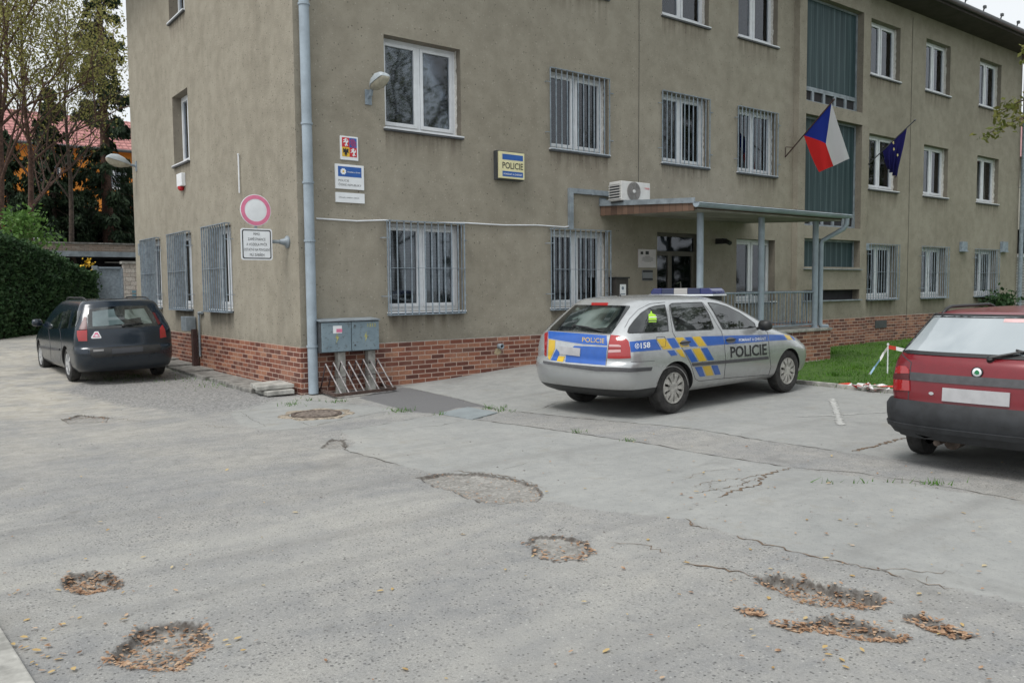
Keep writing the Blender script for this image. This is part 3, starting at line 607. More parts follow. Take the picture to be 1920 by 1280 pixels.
def blades(P, h, wd, nm, mat, lean=.5):
    P = np.array(P); n = len(P); a = NR.rand(n)*2*pi; hh = h*(.4+NR.rand(n)*.9); z = gz(P[:, 0], P[:, 1]); lx = NR.randn(n)*lean*hh; ly = NR.randn(n)*lean*hh; w_ = wd*(.6+.8*NR.rand(n))
    A = np.stack([P[:, 0]-np.cos(a)*w_, P[:, 1]-np.sin(a)*w_, z-.01], -1); B = np.stack([P[:, 0]+np.cos(a)*w_, P[:, 1]+np.sin(a)*w_, z-.01], -1); C_ = np.stack([P[:, 0]+lx, P[:, 1]+ly, z+hh], -1)
    return npmesh(nm, np.stack([A, B, C_], 1).reshape(-1, 3), np.arange(3*n).reshape(n, 3), mat)
X = NR.uniform(6.95, 26, 60000); Y = NR.uniform(-9.5, 0, 60000); ok = (sdpoly(LAWN, X, Y) > -.04) & (NR.rand(60000) < np.clip(1.35-(X-7)/14, .25, 1)*np.clip(fbm(X, Y, 1.3, 3)*2.6-.5, .12, 1))
tag(blades(list(zip(X[ok], Y[ok])), .055, .007, 'lawn_grass', GRASS), 'short bright green lawn in front of the porch plinth', 'grass', kind='stuff')
tag(blades(WEEDPTS, .10, .010, 'tall_grass_tufts', GRASS, .6), 'taller tufts standing in the lawn', 'grass', kind='stuff')
pts = []
for px, py, sx, sy, n in ((750, 771, 12, 2, 90), (945, 768, 9, 2.5, 60), (915, 766, 8, 1.5, 30), (635, 754, 8, 1.5, 35), (548, 760, 10, 2, 45), (1085, 811, 8, 1, 25), (1180, 826, 8, 1, 20), (1750, 907, 14, 2, 40), (827, 777, 6, 1, 20), (250, 708, 40, 5, 130), (200, 712, 20, 3, 40), (405, 722, 30, 4, 60), (345, 712, 14, 3, 40), (1640, 905, 60, 2, 25), (580, 658+95, 30, 2, 25)):
    for _ in range(n): pts.append(gnd(random.gauss(px, sx), random.gauss(py, sy)))
for _ in range(420): pts.append((6.93+random.gauss(0, .05), random.uniform(-9.5, -2.3)))
for _ in range(120): pts.append((random.uniform(-.62, -.5), random.uniform(.9, 9)))
tag(blades(pts, .05, .006, 'weeds', GRASS, .7), 'tufts of green weeds growing in the joints of the paving', 'weeds', kind='stuff')
# ------------------------------------------------------------------ the building
BX, BY, BZ = 26.75, 10.45, 9.6
B = thing('office_building', (0, 0, 0), 'three storey grey brown rendered police station with barred windows and brick tiled base', 'building')
FW = [(1.57, 3.09), (5.15, 6.69), (8.30, 9.84), (10.9, 12.43), (16.74, 18.33), (19.85, 21.40), (23.43, 25.05)]
Z1, Z2, Z3 = (1.27, 2.77), (4.34, 5.85), (7.46, 8.97)
front = []
for i, (a, b) in enumerate(FW):
    if i != 2: front.append((a, b, *Z1))
    front.append((a, b, *Z2)); front.append((a, b, *Z3))
DOOR = (8.16, 9.56, .72, 2.83)
SW = [(3.12, 4.42, 1.30, 2.88), (5.62, 6.92, 1.30, 2.88), (8.05, 9.35, 1.30, 2.88), (5.52, 6.65, 4.39, 5.86), (5.52, 6.65, 7.44, 8.95)]
def wall_holes(mb, P, A0, A1, ZA, ZB, holes, depth, room=.7, m_w=0, m_r=1, m_d=2):
    xs = sorted({A0, A1, *[h[0] for h in holes], *[h[1] for h in holes]}); zs = sorted({ZA, ZB, *[h[2] for h in holes], *[h[3] for h in holes], *[max(ZA, h[2]-.62) for h in holes]})
    for i in range(len(xs)-1):
        for j in range(len(zs)-1):
            cx, cz = (xs[i]+xs[i+1])/2, (zs[j]+zs[j+1])/2
            if any(h[0] < cx < h[1] and h[2] < cz < h[3] for h in holes): continue
            mb.quad(P(xs[i], zs[j], 0), P(xs[i+1], zs[j], 0), P(xs[i+1], zs[j+1], 0), P(xs[i], zs[j+1], 0), m_w)
    for a, b, c, d in holes:
        for (p, q) in (((a, c), (b, c)), ((b, c), (b, d)), ((b, d), (a, d)), ((a, d), (a, c))):
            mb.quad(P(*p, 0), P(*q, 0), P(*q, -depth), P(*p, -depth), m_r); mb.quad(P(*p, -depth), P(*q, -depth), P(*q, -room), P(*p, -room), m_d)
        mb.quad(P(a, c, -room), P(b, c, -room), P(b, d, -room), P(a, d, -room), m_d)
PX = lambda a, z, d: (a, -d, z)
PY = lambda a, z, d: (-d, a, z)
BAYX0, BAYX1, SX0, SX1, BD = 13.14, 16.42, 13.45, 16.1, .15
mb = MB(); wall_holes(mb, PX, 0, BAYX0, .3, BZ, [h for h in front if h[1] < BAYX0]+[DOOR], .26); wall_holes(mb, PX, BAYX1, BX, .3, BZ, [h for h in front if h[0] > BAYX1], .26)
wall_holes(mb, PY, 0, BY, .3, BZ, SW, .26)
mb.quad((0, BY, .3), (BX, BY, .3), (BX, BY, BZ), (0, BY, BZ)); mb.quad((BX, 0, .3), (BX, BY, .3), (BX, BY, BZ), (BX, 0, BZ))
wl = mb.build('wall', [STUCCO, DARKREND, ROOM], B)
def stain_attr(o, test):
    a = o.data.attributes.new('stain', 'FLOAT', 'CORNER')
    for p in o.data.polygons:
        if p.material_index: continue
        vs = [o.data.vertices[i].co for i in p.vertices]; zs = [v.z for v in vs]; zt_ = max(zs); c_ = p.center
        if test(c_, zt_):
            for li, v in zip(p.loop_indices, vs): a.data[li].value = 1.0 if v.z > zt_-.01 else 0.0
def wtest(c_, zt_):
    if abs(c_.y) < .01 and c_.x > .1: return any(h[0] < c_.x < h[1] and abs(h[2]-zt_) < .005 for h in front)
    if abs(c_.x) < .01: return any(h[0] < c_.y < h[1] and abs(h[2]-zt_) < .005 for h in SW)
    return False
stain_attr(wl, wtest)
# stair bay
zt = lambda px, py, Y=.09: float(onY(px, py, Y)[2])
S = [(zt(1555, 174), zt(1598, 16, -.15)), (zt(1555, 399), zt(1555, 228)), (zt(1550, 501), zt(1550, 450))]
mb = MB(); hs = [(SX0, SX1, S[0][0]-.42, S[0][1]), (SX0, SX1, S[1][0]-.40, S[1][1]), (SX0, SX1, *S[2]), (SX0, SX1, zt(1550, 562), zt(1550, 543))]
PB = lambda a, z, d: (a, -BD-d, z)
wall_holes(mb, PB, BAYX0, BAYX1, .3, BZ, hs, .24, .24, 0, 1, 0)
mb.quad((BAYX0, 0, .3), (BAYX0, -BD, .3), (BAYX0, -BD, BZ), (BAYX0, 0, BZ)); mb.quad((BAYX1, 0, .3), (BAYX1, -BD, .3), (BAYX1, -BD, BZ), (BAYX1, 0, BZ))
bay = mb.build('stair_bay', [STUCCO, DARKREND], B)
mb = MB(); fr = MB(); vt = MB()
for z0, z1 in S:
    mb.box(SX0+.05, SX1-.05, .055, .07, z0, z1-.04)
    fr.box(SX0, SX1, .03, .075, z1-.05, z1); fr.box(SX0, SX1, .02, .075, z0-.05, z0); fr.box(SX0, SX0+.05, .03, .075, z0, z1-.05); fr.box(SX1-.05, SX1, .03, .075, z0, z1-.05)
for z0, z1 in S[:2]:
    zb = z0-.40; vt = MB()
    vt.box(SX0, SX1, .02, .07, zb, zb+.06); vt.box(SX0, SX1, .02, .07, z0-.1, z0-.055)
    for k in range(6): x = SX0+(SX1-SX0-.1)*k/5; vt.box(x, x+.10, .02, .07, zb+.06, z0-.1)
    for k in range(5):
        x = SX0+(SX1-SX0-.1)*k/5+.10; vt.box(x, x+(SX1-SX0-.1)/5-.1, .06, .07, zb+.06, z0-.1, 1)
    vt.build('vent_row', [ZINC, ROOM], bay)
fr.box(SX0-.03, SX1+.05, -.22, -.02, S[2][0]-.07, S[2][0]-.052); fr.box(SX0-.03, SX1+.05, -.22, -.02, hs[3][2]-.03, hs[3][2]); mb.box(SX0, SX1, .05, .06, hs[3][2], hs[3][3]-.02, 1)
mb.build('profiled_glazing', [PROFIL, ROOM], bay); fr.build('frame', ZINC, bay)

mb = MB()
for (x0, x1, y0, y1, zt_) in ((-.012, BX+.01, -.012, 0, .745), (-.012, 0, 0, BY+.01, .745)):
    mb.box(x0, x1, y0, y1, -.3, zt_)
mb.box(BAYX0, BAYX1, -BD-.012, -.012, -.3, .745)
mb.box(-.02, BX, -.004, .01, .745, .757, 1)
mb.build('brick_plinth', [BRICK, CONC], B)

# windows
def window(P, a0, a1, z0, z1, blind=None, grille=None, tilt=False, patch=False, seed=0):
    rnd = random.Random(seed*7+int(a0*10)); d0, d1 = -.26, -.19; f = MB(); w_ = a1-a0; m = a0+w_*.5
    def bx(mb, u0, u1, v0, v1, e0, e1, mm=0): mb.prism([(u0, v0), (u1, v0), (u1, v1), (u0, v1)], lambda u, v, d: P(u, v, d), e0, e1, mm)
    bx(f, a0, a0+.06, z0, z1, d0, d1); bx(f, a1-.06, a1, z0, z1, d0, d1); bx(f, a0+.06, a1-.06, z1-.06, z1, d0, d1); bx(f, a0+.06, a1-.06, z0, z0+.07, d0, d1); bx(f, m-.035, m+.035, z0+.07, z1-.06, d0, d1)
    sash = []
    for (u0, u1) in ((a0+.062, m-.037), (m+.037, a1-.062)):
        for q in ((u0, u0+.055, z0+.072, z1-.062), (u1-.055, u1, z0+.072, z1-.062), (u0+.055, u1-.055, z0+.072, z0+.135), (u0+.055, u1-.055, z1-.117, z1-.062)): bx(f, *q, d0+.02, d1+.016)
        sash.append((u0+.055, u1-.055, z0+.135, z1-.117))
    win = f.build('window', WHITE, B, bevel=.004)
    p = MB()
    for q in sash: bx(p, q[0]-.01, q[1]+.01, q[2]-.01, q[3]+.01, d0+.045, d0+.05)
    p.build('pane', GLASS, win)
    s_ = MB(); bx(s_, a0-.03, a1+.03, z0-.028, z0-.004, -.19, .055); bx(s_, a0-.03, a1+.03, z0-.06, z0-.03, -.0, .05, 1); s_.build('sill', [WHITE, DARKGREY], win)  # the dark grey bar stands for the shadow under the sill
    if blind:
        b = MB()
        for k, q in enumerate(sash):
            if not blind[k]: continue
            zz = q[3]; bot = q[2]+(q[3]-q[2])*(1-blind[k])
            while zz > bot:
                b.prism([(q[0]-.01, zz), (q[1]+.01, zz), (q[1]+.01, zz-.004), (q[0]-.01, zz-.004)], lambda u, v, d: P(u, v-(d+.30)*.7, d), -.31, -.286); zz -= .026
            for uu in (q[0]+.09, q[1]-.09): bx(b, uu-.003, uu+.003, bot, q[3], -.285, -.283)
        b.build('blind', BLINDM, win)
    else:
        if rnd.random() < .55:
            for u0, u1 in ((a0+.05, a0+.22), (a1-.25, a1-.05)):
                c = MB(); n = 12; pts = [(u0+(u1-u0)*i/n, -.37+.02*(i % 2)) for i in range(n+1)]
                for i in range(n): c.quad(P(pts[i][0], z0, pts[i][1]), P(pts[i+1][0], z0, pts[i+1][1]), P(pts[i+1][0], z1, pts[i+1][1]), P(pts[i][0], z1, pts[i][1]))
                c.build('curtain', CURT, win)
    if patch:   # unpainted filler on the reveals beside the frame
        r = MB(); u = a1-.004; n = 22
        front_ = [(-.185+.045+.03*rnd.random(), z0+(z1-z0)*i/n) for i in range(n+1)]
        r.add([P(u, z, -.19) for d, z in front_]+[P(u, z, d) for d, z in front_], [(i, i+1, n+2+i, n+1+i) for i in range(n)]); r.build('reveal_filler', WHITEP, win)
    if tilt:
        t = MB(); u0, u1 = a0+.07, m-.04
        for q in ((u0, u0+.06, z0+.08, z1-.08), (u1-.06, u1, z0+.08, z1-.08), (u0+.06, u1-.06, z0+.08, z0+.14), (u0+.06, u1-.06, z1-.14, z1-.08)):
            t.prism([(q[0], q[2]), (q[1], q[2]), (q[1], q[3]), (q[0], q[3])], lambda u, v, d: P(u, v, d-(v-z0)*.12), -.28, -.23)
        t.build('tilted_sash', WHITE, win)
    if grille:
        g = MB(); out_ = (.15 if P is PX else .14) if grille == 'box' else .05; e = .03 if grille == 'box' else .02
        n = 11 if w_ > 1.4 else 10; u0, u1, v0, v1 = a0-e, a1+(.05 if P is PY else -.06 if grille == 'box' else .01), z0-.02, z1-.0
        if grille == 'box': v0, v1 = z0-.05, z1+.02
        bw_, bd_ = (.014, .026) if P is PY else (.017, .017)
        for i in range(n+1): u = u0+(u1-u0)*i/n; g.prism([(u-bw_/2, v0), (u+bw_/2, v0), (u+bw_/2, v1), (u-bw_/2, v1)], lambda a_, b_, d: P(a_, b_, d), out_-bd_, out_)
        for v in (v0, v1): g.bar(P(u0, v, out_), P(u1, v, out_), .03, .014)
        if grille == 'box':
            g.bar(P(u0, (v0+v1)/2, out_+.006), P(u1, (v0+v1)/2, out_+.006), .02, .008)
            for u in (u0, u1):
                for v in (v0, v1): g.bar(P(u, v, out_), P(u, v, .02), .022)
                g.bar(P(u, v0, .05), P(u, v1, .05), .014)
            bx(g, u0, u1, v0-.012, v0-.004, .0, out_)
        for v in (v0+(v1-v0)*.2, v0+(v1-v0)*.82):
            for u, sg in ((u0, -1), (u1, 1)): g.bar(P(u, v, out_), P(u+sg*.10, v, out_ if grille != 'box' else .06), .012); g.bar(P(u+sg*.10, v, out_ if grille != 'box' else .06), P(u+sg*.10, v, 0), .012)
        g.build('grille', BARS, win)
    return win
CURT = plain('net_curtain', (.16, .165, .17), .8, 0, .2)
BLINDM = plain('blind_slats', (.30, .32, .33), .6, 0, .08)
bl = {(1, 1): (.35, .35), (5, 2): (.6, .6), (3, 2): (.45, .45), (6, 1): (.5, .5), (4, 1): (.25, .8), (0, 0): (1, .98), (1, 0): (.98, .98), (0, 1): (1, 0), (4, 0): (.9, .9), (5, 0): (.9, .9), (6, 0): (.95, .95)}
for i, (a, b) in enumerate(FW):
    for f_, zz in enumerate((Z1, Z2, Z3)):
        if i == 2 and f_ == 0: continue
        g = None
        if f_ == 0 and i != 3: g = 'box'
        if f_ == 1 and i in (1, 2, 3): g = 'flat'
        window(PX, a, b, *zz, blind=bl.get((i, f_)), grille=g, tilt=(i, f_) in ((6, 2), (2, 2)), patch=f_ > 0 or i == 1, seed=i*3+f_)
for k, (a, b, c, d) in enumerate(SW):
    window(PY, a, b, c, d, grille='box' if k < 3 else None, tilt=k == 3, seed=40+k)
# white filler smears on the reveals of the narrow upper window of the short side
# entrance door
a0, a1, z0, z1 = DOOR; mb = MB(); DW = plain('dark_door_frame', (.075, .065, .05), .5, 0, .2)
for q in ((a0, a0+.08, z0, z1), (a1-.08, a1, z0, z1), (a0+.08, a1-.08, z1-.08, z1), (a0+.08, a1-.08, z1-.50, z1-.40), (a0+.44, a0+.56, z0, z1-.5), (a0+.56, a1-.08, z0, z0+.16), (a0+.08, a0+.44, z0, z0+.16), (a1-.17, a1-.08, z0+.16, z1-.5)): mb.box(q[0], q[1], .08, .14, q[2], q[3])
dr = mb.build('entrance_door', DW, B); mb = MB(); mb.box(a0+.08, a1-.08, .11, .115, z0+.16, z1-.08); mb.build('pane', GLASS, dr)
mb = MB(); mb.tube([(a0+.66, .08, 1.72), (a0+.66, .02, 1.72), (a0+.78, .02, 1.76), (a0+.8, .02, 1.62)], .011); mb.build('handle', CHROME, dr)
# roof
mb = MB(); ov = .85
mb.box(-ov, BX+ov, -ov, BY+ov, BZ-.02, BZ+.06, 0); mb.box(-ov-.02, BX+ov+.02, -ov-.025, BY+ov, BZ+.06, BZ+.17, 1)
x0, x1, y0, y1 = -ov, BX+ov, -ov, BY+ov; ym = (y0+y1)/2; zr = BZ+2.6
mb.add([(x0, y0, BZ+.17), (x1, y0, BZ+.17), (x1, y1, BZ+.17), (x0, y1, BZ+.17), (x0+5, ym, zr), (x1-5, ym, zr)], [(0, 1, 5, 4), (1, 2, 5), (2, 3, 4, 5), (3, 0, 4)], 2)
roof = mb.build('roof', [SOFFIT, DARKGREY, plain('dark_roof_tiles', (.07, .06, .058), .8, 0, .3, 2)], B)
for k in range(22):
    mb = MB(); x = 1.0+k*1.22; mb.bar((x, -ov+.12, BZ+.15), (x, -ov+.04, BZ+.42), .03); mb.box(x-.05, x+.05, -ov+.0, -ov+.07, BZ+.38, BZ+.46); mb.build('snow_guard', DARKGREY, roof)
mb = MB(); mb.tube([(-ov, -ov-.07, BZ+.12), (BX+ov, -ov-.07, BZ+.12)], .075, 10); mb.build('gutter', DARKGREY, B, True)
# downspouts
def spout(name_x, y, pts, r=.072, par=B, mat=PIPE, col=()):
    mb = MB(); mb.tube(pts, r, 14); o = mb.build('downspout', mat, par, True, auto=50)
    mb = MB()
    for z in col: mb.lathe((pts[0][0], pts[0][1], z), (0, 0, 1), [(0, r), (0, r+.012), (.03, r+.012), (.03, r)], 16); mb.box(pts[0][0]-.01, pts[0][0]+.01, pts[0][1], 0, z, z+.03)
    if col: mb.build('pipe_clip', mat, o)
xs_ = float(onY(582, 500, -.11)[0])
spout('', 0, [(xs_, -.11, BZ-.1), (xs_, -.11, .02)], .079, col=(.75, 2.4, 4.2, 6.0, 7.8, 3.3))
xr_ = BX+.0; spout('', 0, [(xr_, -.12, BZ-.05), (xr_, -.12, .02)], .07, mat=BARS, col=(2, 5, 8))
# thin cables on the facade
mb = MB(); xc = float(onY(1197, 200, 0)[0]); mb.tube([(xc, -.012, 9.5), (xc+.01, -.012, 6.5), (xc-.01, -.012, 3.75)], .004, 5)
xc = float(onY(1636, 480)[0])-.0; mb.build('facade_cable', BLACK, B)
mb = MB(); xc = 19.0
mb.tube([(xc, -.012, 9.4), (xc, -.012, .3)], .006, 5); mb.build('lightning_conductor', plain('conductor_grey', (.13, .12, .10), .8), B)

# ------------------------------------------------------------------ entrance porch
YC, YG = -2.0, -2.45
XL_, XR_ = 6.45, 11.30
P_ = thing('entrance_porch', (8.9, -1.1, .0), 'raised entrance porch with flat canopy on blue posts, railing and brick base', 'porch')
mb = MB(); mb.box(7.35, 11.42, -2.15, -.02, -.2, .66); mb.build('brick_base', BRICK, P_)
mb = MB(); mb.box(7.3, 11.45, -2.18, -.015, .66, .72); mb.build('deck_slab', CONC, P_, bevel=.008)
mb = MB()
for i, (x, h) in enumerate(((6.95, .57), (6.6, .42), (6.25, .28))): mb.box(x, x+.36, -2.1, -.02, -.2, h+.0)
mb.build('entrance_steps', CONCD, P_, bevel=.01)
def sl(y): return 3.14+(3.02-3.14)*(y/YG)      # underside height, falling outwards
mb = MB()
mb.prism([(YG, sl(YG)), (0, sl(0)), (0, sl(0)+.03), (YG, sl(YG)+.03)], lambda u, v, d: (d, u, v), XL_+.1, XR_-.05, 0); mb.build('canopy_soffit', PANELP, P_)
mb = MB(); mb.prism([(YG, sl(YG)+.035), (0, sl(0)+.035), (0, sl(0)+.16), (YG, sl(YG)+.13)], lambda u, v, d: (d, u, v), XL_+.04, XR_, 0)
mb.prism([(YG+.01, sl(YG)-.14+.13), (-.015, sl(0)-.14+.1), (-.015, sl(0)+.15), (YG+.01, sl(YG)+.14)], lambda u, v, d: (d, u, v), XL_+.01, XL_+.04, 0)
mb.build('canopy_boarding', WOOD, P_)
mb = MB(); mb.prism([(YG-.02, sl(YG)+.125), (-.0, sl(0)+.155), (0, sl(0)+.29), (-.5, sl(0)+.22), (YG-.02, sl(YG)+.22)], lambda u, v, d: (d, u, v), XL_-.015, XL_+.008)
mb.prism([(YG-.0, sl(YG)+.14), (0, sl(0)+.165), (0, sl(0)+.18), (YG-.0, sl(YG)+.155)], lambda u, v, d: (d, u, v), XL_+.01, XR_); mb.box(XL_-.01, XL_+.16, -.03, -.004, sl(0)+.18, sl(0)+.32)
mb.build('canopy_flashing', ZINC, P_)
mb = MB()
for k in range(16):
    x = XL_+.5+k*.29; mb.prism([(0, 0), (.27, .0), (.25, .12), (.02, .10)], lambda u, v, d: (x+u, YG+.12+v+d*2, sl(YG)+.165+d), .0, .02+.015*random.random())
mb.build('moss_and_leaves_on_roof', plain('wet_debris', (.05, .042, .035), .9, 0, .5, 20), P_)
mb = MB(); zg = sl(YG)+.1; n = 9; vs = []
for x in (XL_-.03, XR_+.12):
    for k in range(n): a = pi+pi*k/(n-1); vs.append((x, YG-.075+.075*cos(a), zg+.075*sin(a)+.02))
mb.add(vs, [(k, k+1, n+k+1, n+k) for k in range(n-1)]+[tuple(range(n)), tuple(range(2*n-1, n-1, -1))]); mb.tube([(XL_-.03, YG-.15, zg+.02), (XR_+.12, YG-.15, zg+.02)], .012, 6)
gut = mb.build('gutter', PIPE, P_, True, auto=60)
for cx in (7.17, 9.08, 11.02):
    mb = MB(); mb.tube([(cx, YC, .72), (cx, YC, sl(YC)-.005)], .065, 16); mb.lathe((cx, YC, .72), (0, 0, 1), [(0, .09), (.015, .09), (.02, .066)], 16); mb.build('post', PIPE, P_, True, auto=50)
mb = MB(); xe = XR_+.05; mb.tube([(xe, YG-.08, zg-.04), (xe, YG-.08, zg-.16), (xe-.02, YG-.02, zg-.26), (11.2, YC-.05, zg-.50), (11.19, YC-.03, zg-.62), (11.19, YC-.03, .80), (11.21, YC-.05, .75), (11.34, YC-.12, .74)], .052, 12); mb.build('downspout', PIPE, P_, True, auto=50)
mb = MB(); zr1, zr0 = float(onY(1425, 549, YC)[2]), .80
for (xa, xb) in ((7.24, 9.01), (9.15, 10.95)):
    mb.tube([(xa, YC, zr1), (xb, YC, zr1)], .022, 8); mb.bar((xa, YC, zr0), (xb, YC, zr0), .03)
    n = int((xb-xa)/.105)
    for k in range(1, n): x = xa+(xb-xa)*k/n; mb.bar((x, YC, zr0), (x, YC, zr1), .013)
xb = 11.02; mb.tube([(xb, YC+.07, zr1), (xb, -.03, zr1)], .022, 8); mb.bar((xb, YC+.07, zr0), (xb, -.03, zr0), .03)
for k in range(1, 17): y = YC+.1*k+.1; mb.bar((xb, y, zr0), (xb, y, zr1), .013)
mb.build('railing', BARS, P_)
lx, ly = [float(v) for v in onZ(1345, 427, sl(-1.3))[:2]]
mb = MB(); mb.lathe((lx, ly, sl(ly)), (0, 0, -1), [(0, .12), (.03, .125), (.05, .17), (.09, .15), (.12, .08), (.13, .0)], 24); mb.build('ceiling_light', SIGNW, P_, True)
mb = MB(); mb.box(10.1, 10.22, -.25, -.02, 2.62, 2.74); mb.tube([(10.16, -.25, 2.68), (10.12, -.42, 2.62)], .05, 10); mb.build('security_camera', BLACK, P_)

# ------------------------------------------------------------------ things on the walls
FY = lambda Y: (lambda u, v, d=0: (u, Y-d, v))
def board(name, px0, py0, px1, py1, Y, th, mat, label, cat, group=None):
    A = onY(px0, py0, Y); Bq = onY(px1, py1, Y); x0, x1 = float(A[0]), float(Bq[0]); z1 = float(A[2]); z0 = float(Bq[2])
    t = thing(name, ((x0+x1)/2, Y, z0), label, cat, group); mb = MB(); mb.box(x0, x1, Y, 0, z0, z1); mb.build('panel', mat, t, bevel=.003); return t, x0, x1, z0, z1
def rect(t, x0, x1, z0, z1, Y, mat, name='field'):
    mb = MB(); mb.box(x0, x1, Y-.0015, Y, z0, z1); return mb.build(name, mat, t)
# coat of arms
t, x0, x1, z0, z1 = board('coat_of_arms_sign', 638, 254, 672, 302, -.03, .03, SIGNW, 'small sign with quartered coat of arms at the top of the three stacked signs', 'sign')
Yf = -.0305; mx = (x0+x1)/2; wq = (x1-x0)*.42; zc = z0+(z1-z0)*.535; hq = (z1-z0)*.40
LION = [(-.1, -.9), (.15, -.95), (.2, -.6), (.5, -.85), (.7, -.75), (.35, -.35), (.45, -.1), (.8, .1), (.75, .5), (.55, .8), (.5, .35), (.25, .2), (.2, .55), (.35, .8), (.1, .95), (-.15, .9), (-.35, .75), (-.2, .6), (-.6, .65), (-.8, .45), (-.45, .4), (-.25, .3), (-.75, .05), (-.85, -.15), (-.4, -.05), (-.05, .05), (.05, -.3), (-.3, -.6)]
EAG = [(0, .95), (.18, .8), (.12, .5), (.35, .6), (.6, .85), (.85, .6), (.75, .1), (.85, -.3), (.45, -.15), (.3, -.3), (.55, -.7), (.25, -.55), (.15, -.9), (0, -1), (-.15, -.9), (-.25, -.55), (-.55, -.7), (-.3, -.3), (-.45, -.15), (-.85, -.3), (-.75, .1), (-.85, .6), (-.6, .85), (-.35, .6), (-.12, .5), (-.18, .8)]
def emb(t, poly, cx, cz, sx, sz, mat, Y, nm):
    mb = MB(); mb.prism([(cx+u*sx, cz+v*sz) for u, v in poly], lambda u, v, d: (u, Y-d, v), 0, .002); mb.build(nm, mat, t)
rect(t, mx-wq, mx, zc, zc+hq, Yf, RED, 'quarter'); rect(t, mx, mx+wq, zc, zc+hq, Yf, SIGNB, 'quarter'); rect(t, mx-wq, mx, zc-hq, zc, Yf, GOLD, 'quarter'); rect(t, mx, mx+wq, zc-hq, zc, Yf, RED, 'quarter')
emb(t, LION, mx-wq/2, zc+hq/2, wq*.45, hq*.45, SIGNW, Yf-.002, 'lion'); emb(t, LION, mx+wq/2, zc-hq/2, wq*.45, hq*.45, SIGNW, Yf-.002, 'lion'); emb(t, EAG, mx-wq/2, zc-hq/2, wq*.45, hq*.45, SIGNK, Yf-.002, 'eagle')
mb = MB()
for i in range(6):
    for j in range(6):
        if (i+j) % 2 == 0 and abs(i-2.5)+abs(j-2.5)*.8 < 4: mb.box(mx+wq*(.12+.13*i), mx+wq*(.24+.13*i), Yf-.004, Yf-.0016, zc+hq*(.1+.135*j), zc+hq*(.22+.135*j))
mb.build('chequered_eagle', RED, t)
# police sign
t, x0, x1, z0, z1 = board('police_sign', 628.5, 306.5, 683, 357, -.03, .03, SIGNW, 'white sign with blue field and round badge, lettered POLICIE ČESKÉ REPUBLIKY', 'sign')
w_ = x1-x0; h_ = z1-z0; bz0, bz1 = z1-h_*.50, z1-h_*.09; rect(t, x0+w_*.09, x1-w_*.09, bz0, bz1, Yf, SIGNB)
mb = MB(); bc = (x0+w_*.27, Yf-.0025, (bz0+bz1)/2); pr = [(bc[0]+(.105*w_*(1 if k % 2 else .86))*cos(pi*k/8), bc[2]+(.105*w_*(1 if k % 2 else .86))*sin(pi*k/8)) for k in range(16)]
mb.prism(pr, lambda u, v, d: (u, bc[1]-d, v), 0, .002); mb.build('badge', SIGNW, t); mb = MB(); mb.lathe((bc[0], bc[1]-.002, bc[2]), (0, -1, 0), [(0, .03*w_), (.002, .03*w_), (.002, 0)], 12); mb.build('badge_centre', GOLD, t)
fn = lambda ox, oz, Y: (lambda u, v: (ox+u, Y, oz+v))
text_on('Pomáhat a chránit', fn(x0+w_*.42, bz0+(bz1-bz0)*.42, Yf-.003), h_*.06, SIGNW, t, w_*.45, .01)
text_on('POLICIE', fn(x0+w_*.1, z0+h_*.30, Yf-.001), h_*.085, SIGNK, t, w_*.36); text_on('ČESKÉ REPUBLIKY', fn(x0+w_*.1, z0+h_*.13, Yf-.001), h_*.085, SIGNK, t, w_*.80)
t, x0, x1, z0, z1 = board('office_sign', 629.5, 360, 684, 382, -.03, .03, SIGNW, 'plain white narrow sign with one thin line of black writing, lowest of the three signs', 'sign')
text_on('Obvodní oddělení Zábřeh', fn(x0+(x1-x0)*.1, z0+(z1-z0)*.45, Yf-.001), (z1-z0)*.13, SIGNK, t, (x1-x0)*.7)
# light box
t, x0, x1, z0, z1 = board('police_light_box', 936, 283, 983.5, 337.5, -.16, .16, SIGNC, 'cream light box with blue bars lettered POLICIE, fixed high on the facade', 'sign')
w_ = x1-x0; h_ = z1-z0
mb = MB(); mb.box(x0-.012, x1+.012, -.12, -.0, z0-.02, z1+.02); mb.build('casing', DARKGREY, t, bevel=.004)
Yb = -.1605
rect(t, x0+w_*.12, x1-w_*.06, z1-h_*.30, z1-h_*.09, Yb, SIGNB, 'blue_bar'); rect(t, x0+w_*.12, x1-w_*.06, z0+h_*.07, z0+h_*.27, Yb, SIGNB, 'blue_bar')
text_on('POLICIE', fn(x0+w_*.12, z0+h_*.37, Yb-.002), h_*.245, SIGNK, t, w_*.82, .012); text_on('POMÁHAT A CHRÁNIT', fn(x0+w_*.16, z0+h_*.13, Yb-.004), h_*.07, SIGNW, t, w_*.74, .01)
# notices under the canopy, letter box
t, x0, x1, z0, z1 = board('notice_board', 1198, 467, 1230, 502, -.03, .03, plain('notice_paper', (.55, .52, .52), .5, 0, .06), 'pale rectangular notice board beside the entrance door under the canopy', 'notice board')
mb = MB()
for k in range(6): ww = (.3, .6, .7, .62, .66, .4)[k]; cx = (x0+x1)/2; mb.box(cx-ww*(x1-x0)/2, cx+ww*(x1-x0)/2, -.033, -.031, z1-(z1-z0)*(.38+.055*k)-.006, z1-(z1-z0)*(.38+.055*k))
mb.box(x0+.05, x0+.13, -.033, -.031, z1-.11, z1-.05); mb.box(x0+.20, x0+.30, -.033, -.031, z1-.11, z1-.04); mb.build('printed_lines', SIGNK, t)
t, x0, x1, z0, z1 = board('hours_plate', 1205, 506, 1224, 526, -.02, .02, plain('hours_grey', (.2, .21, .22), .5, 0, .08), 'small dark grey plate below the pale notice board', 'sign')
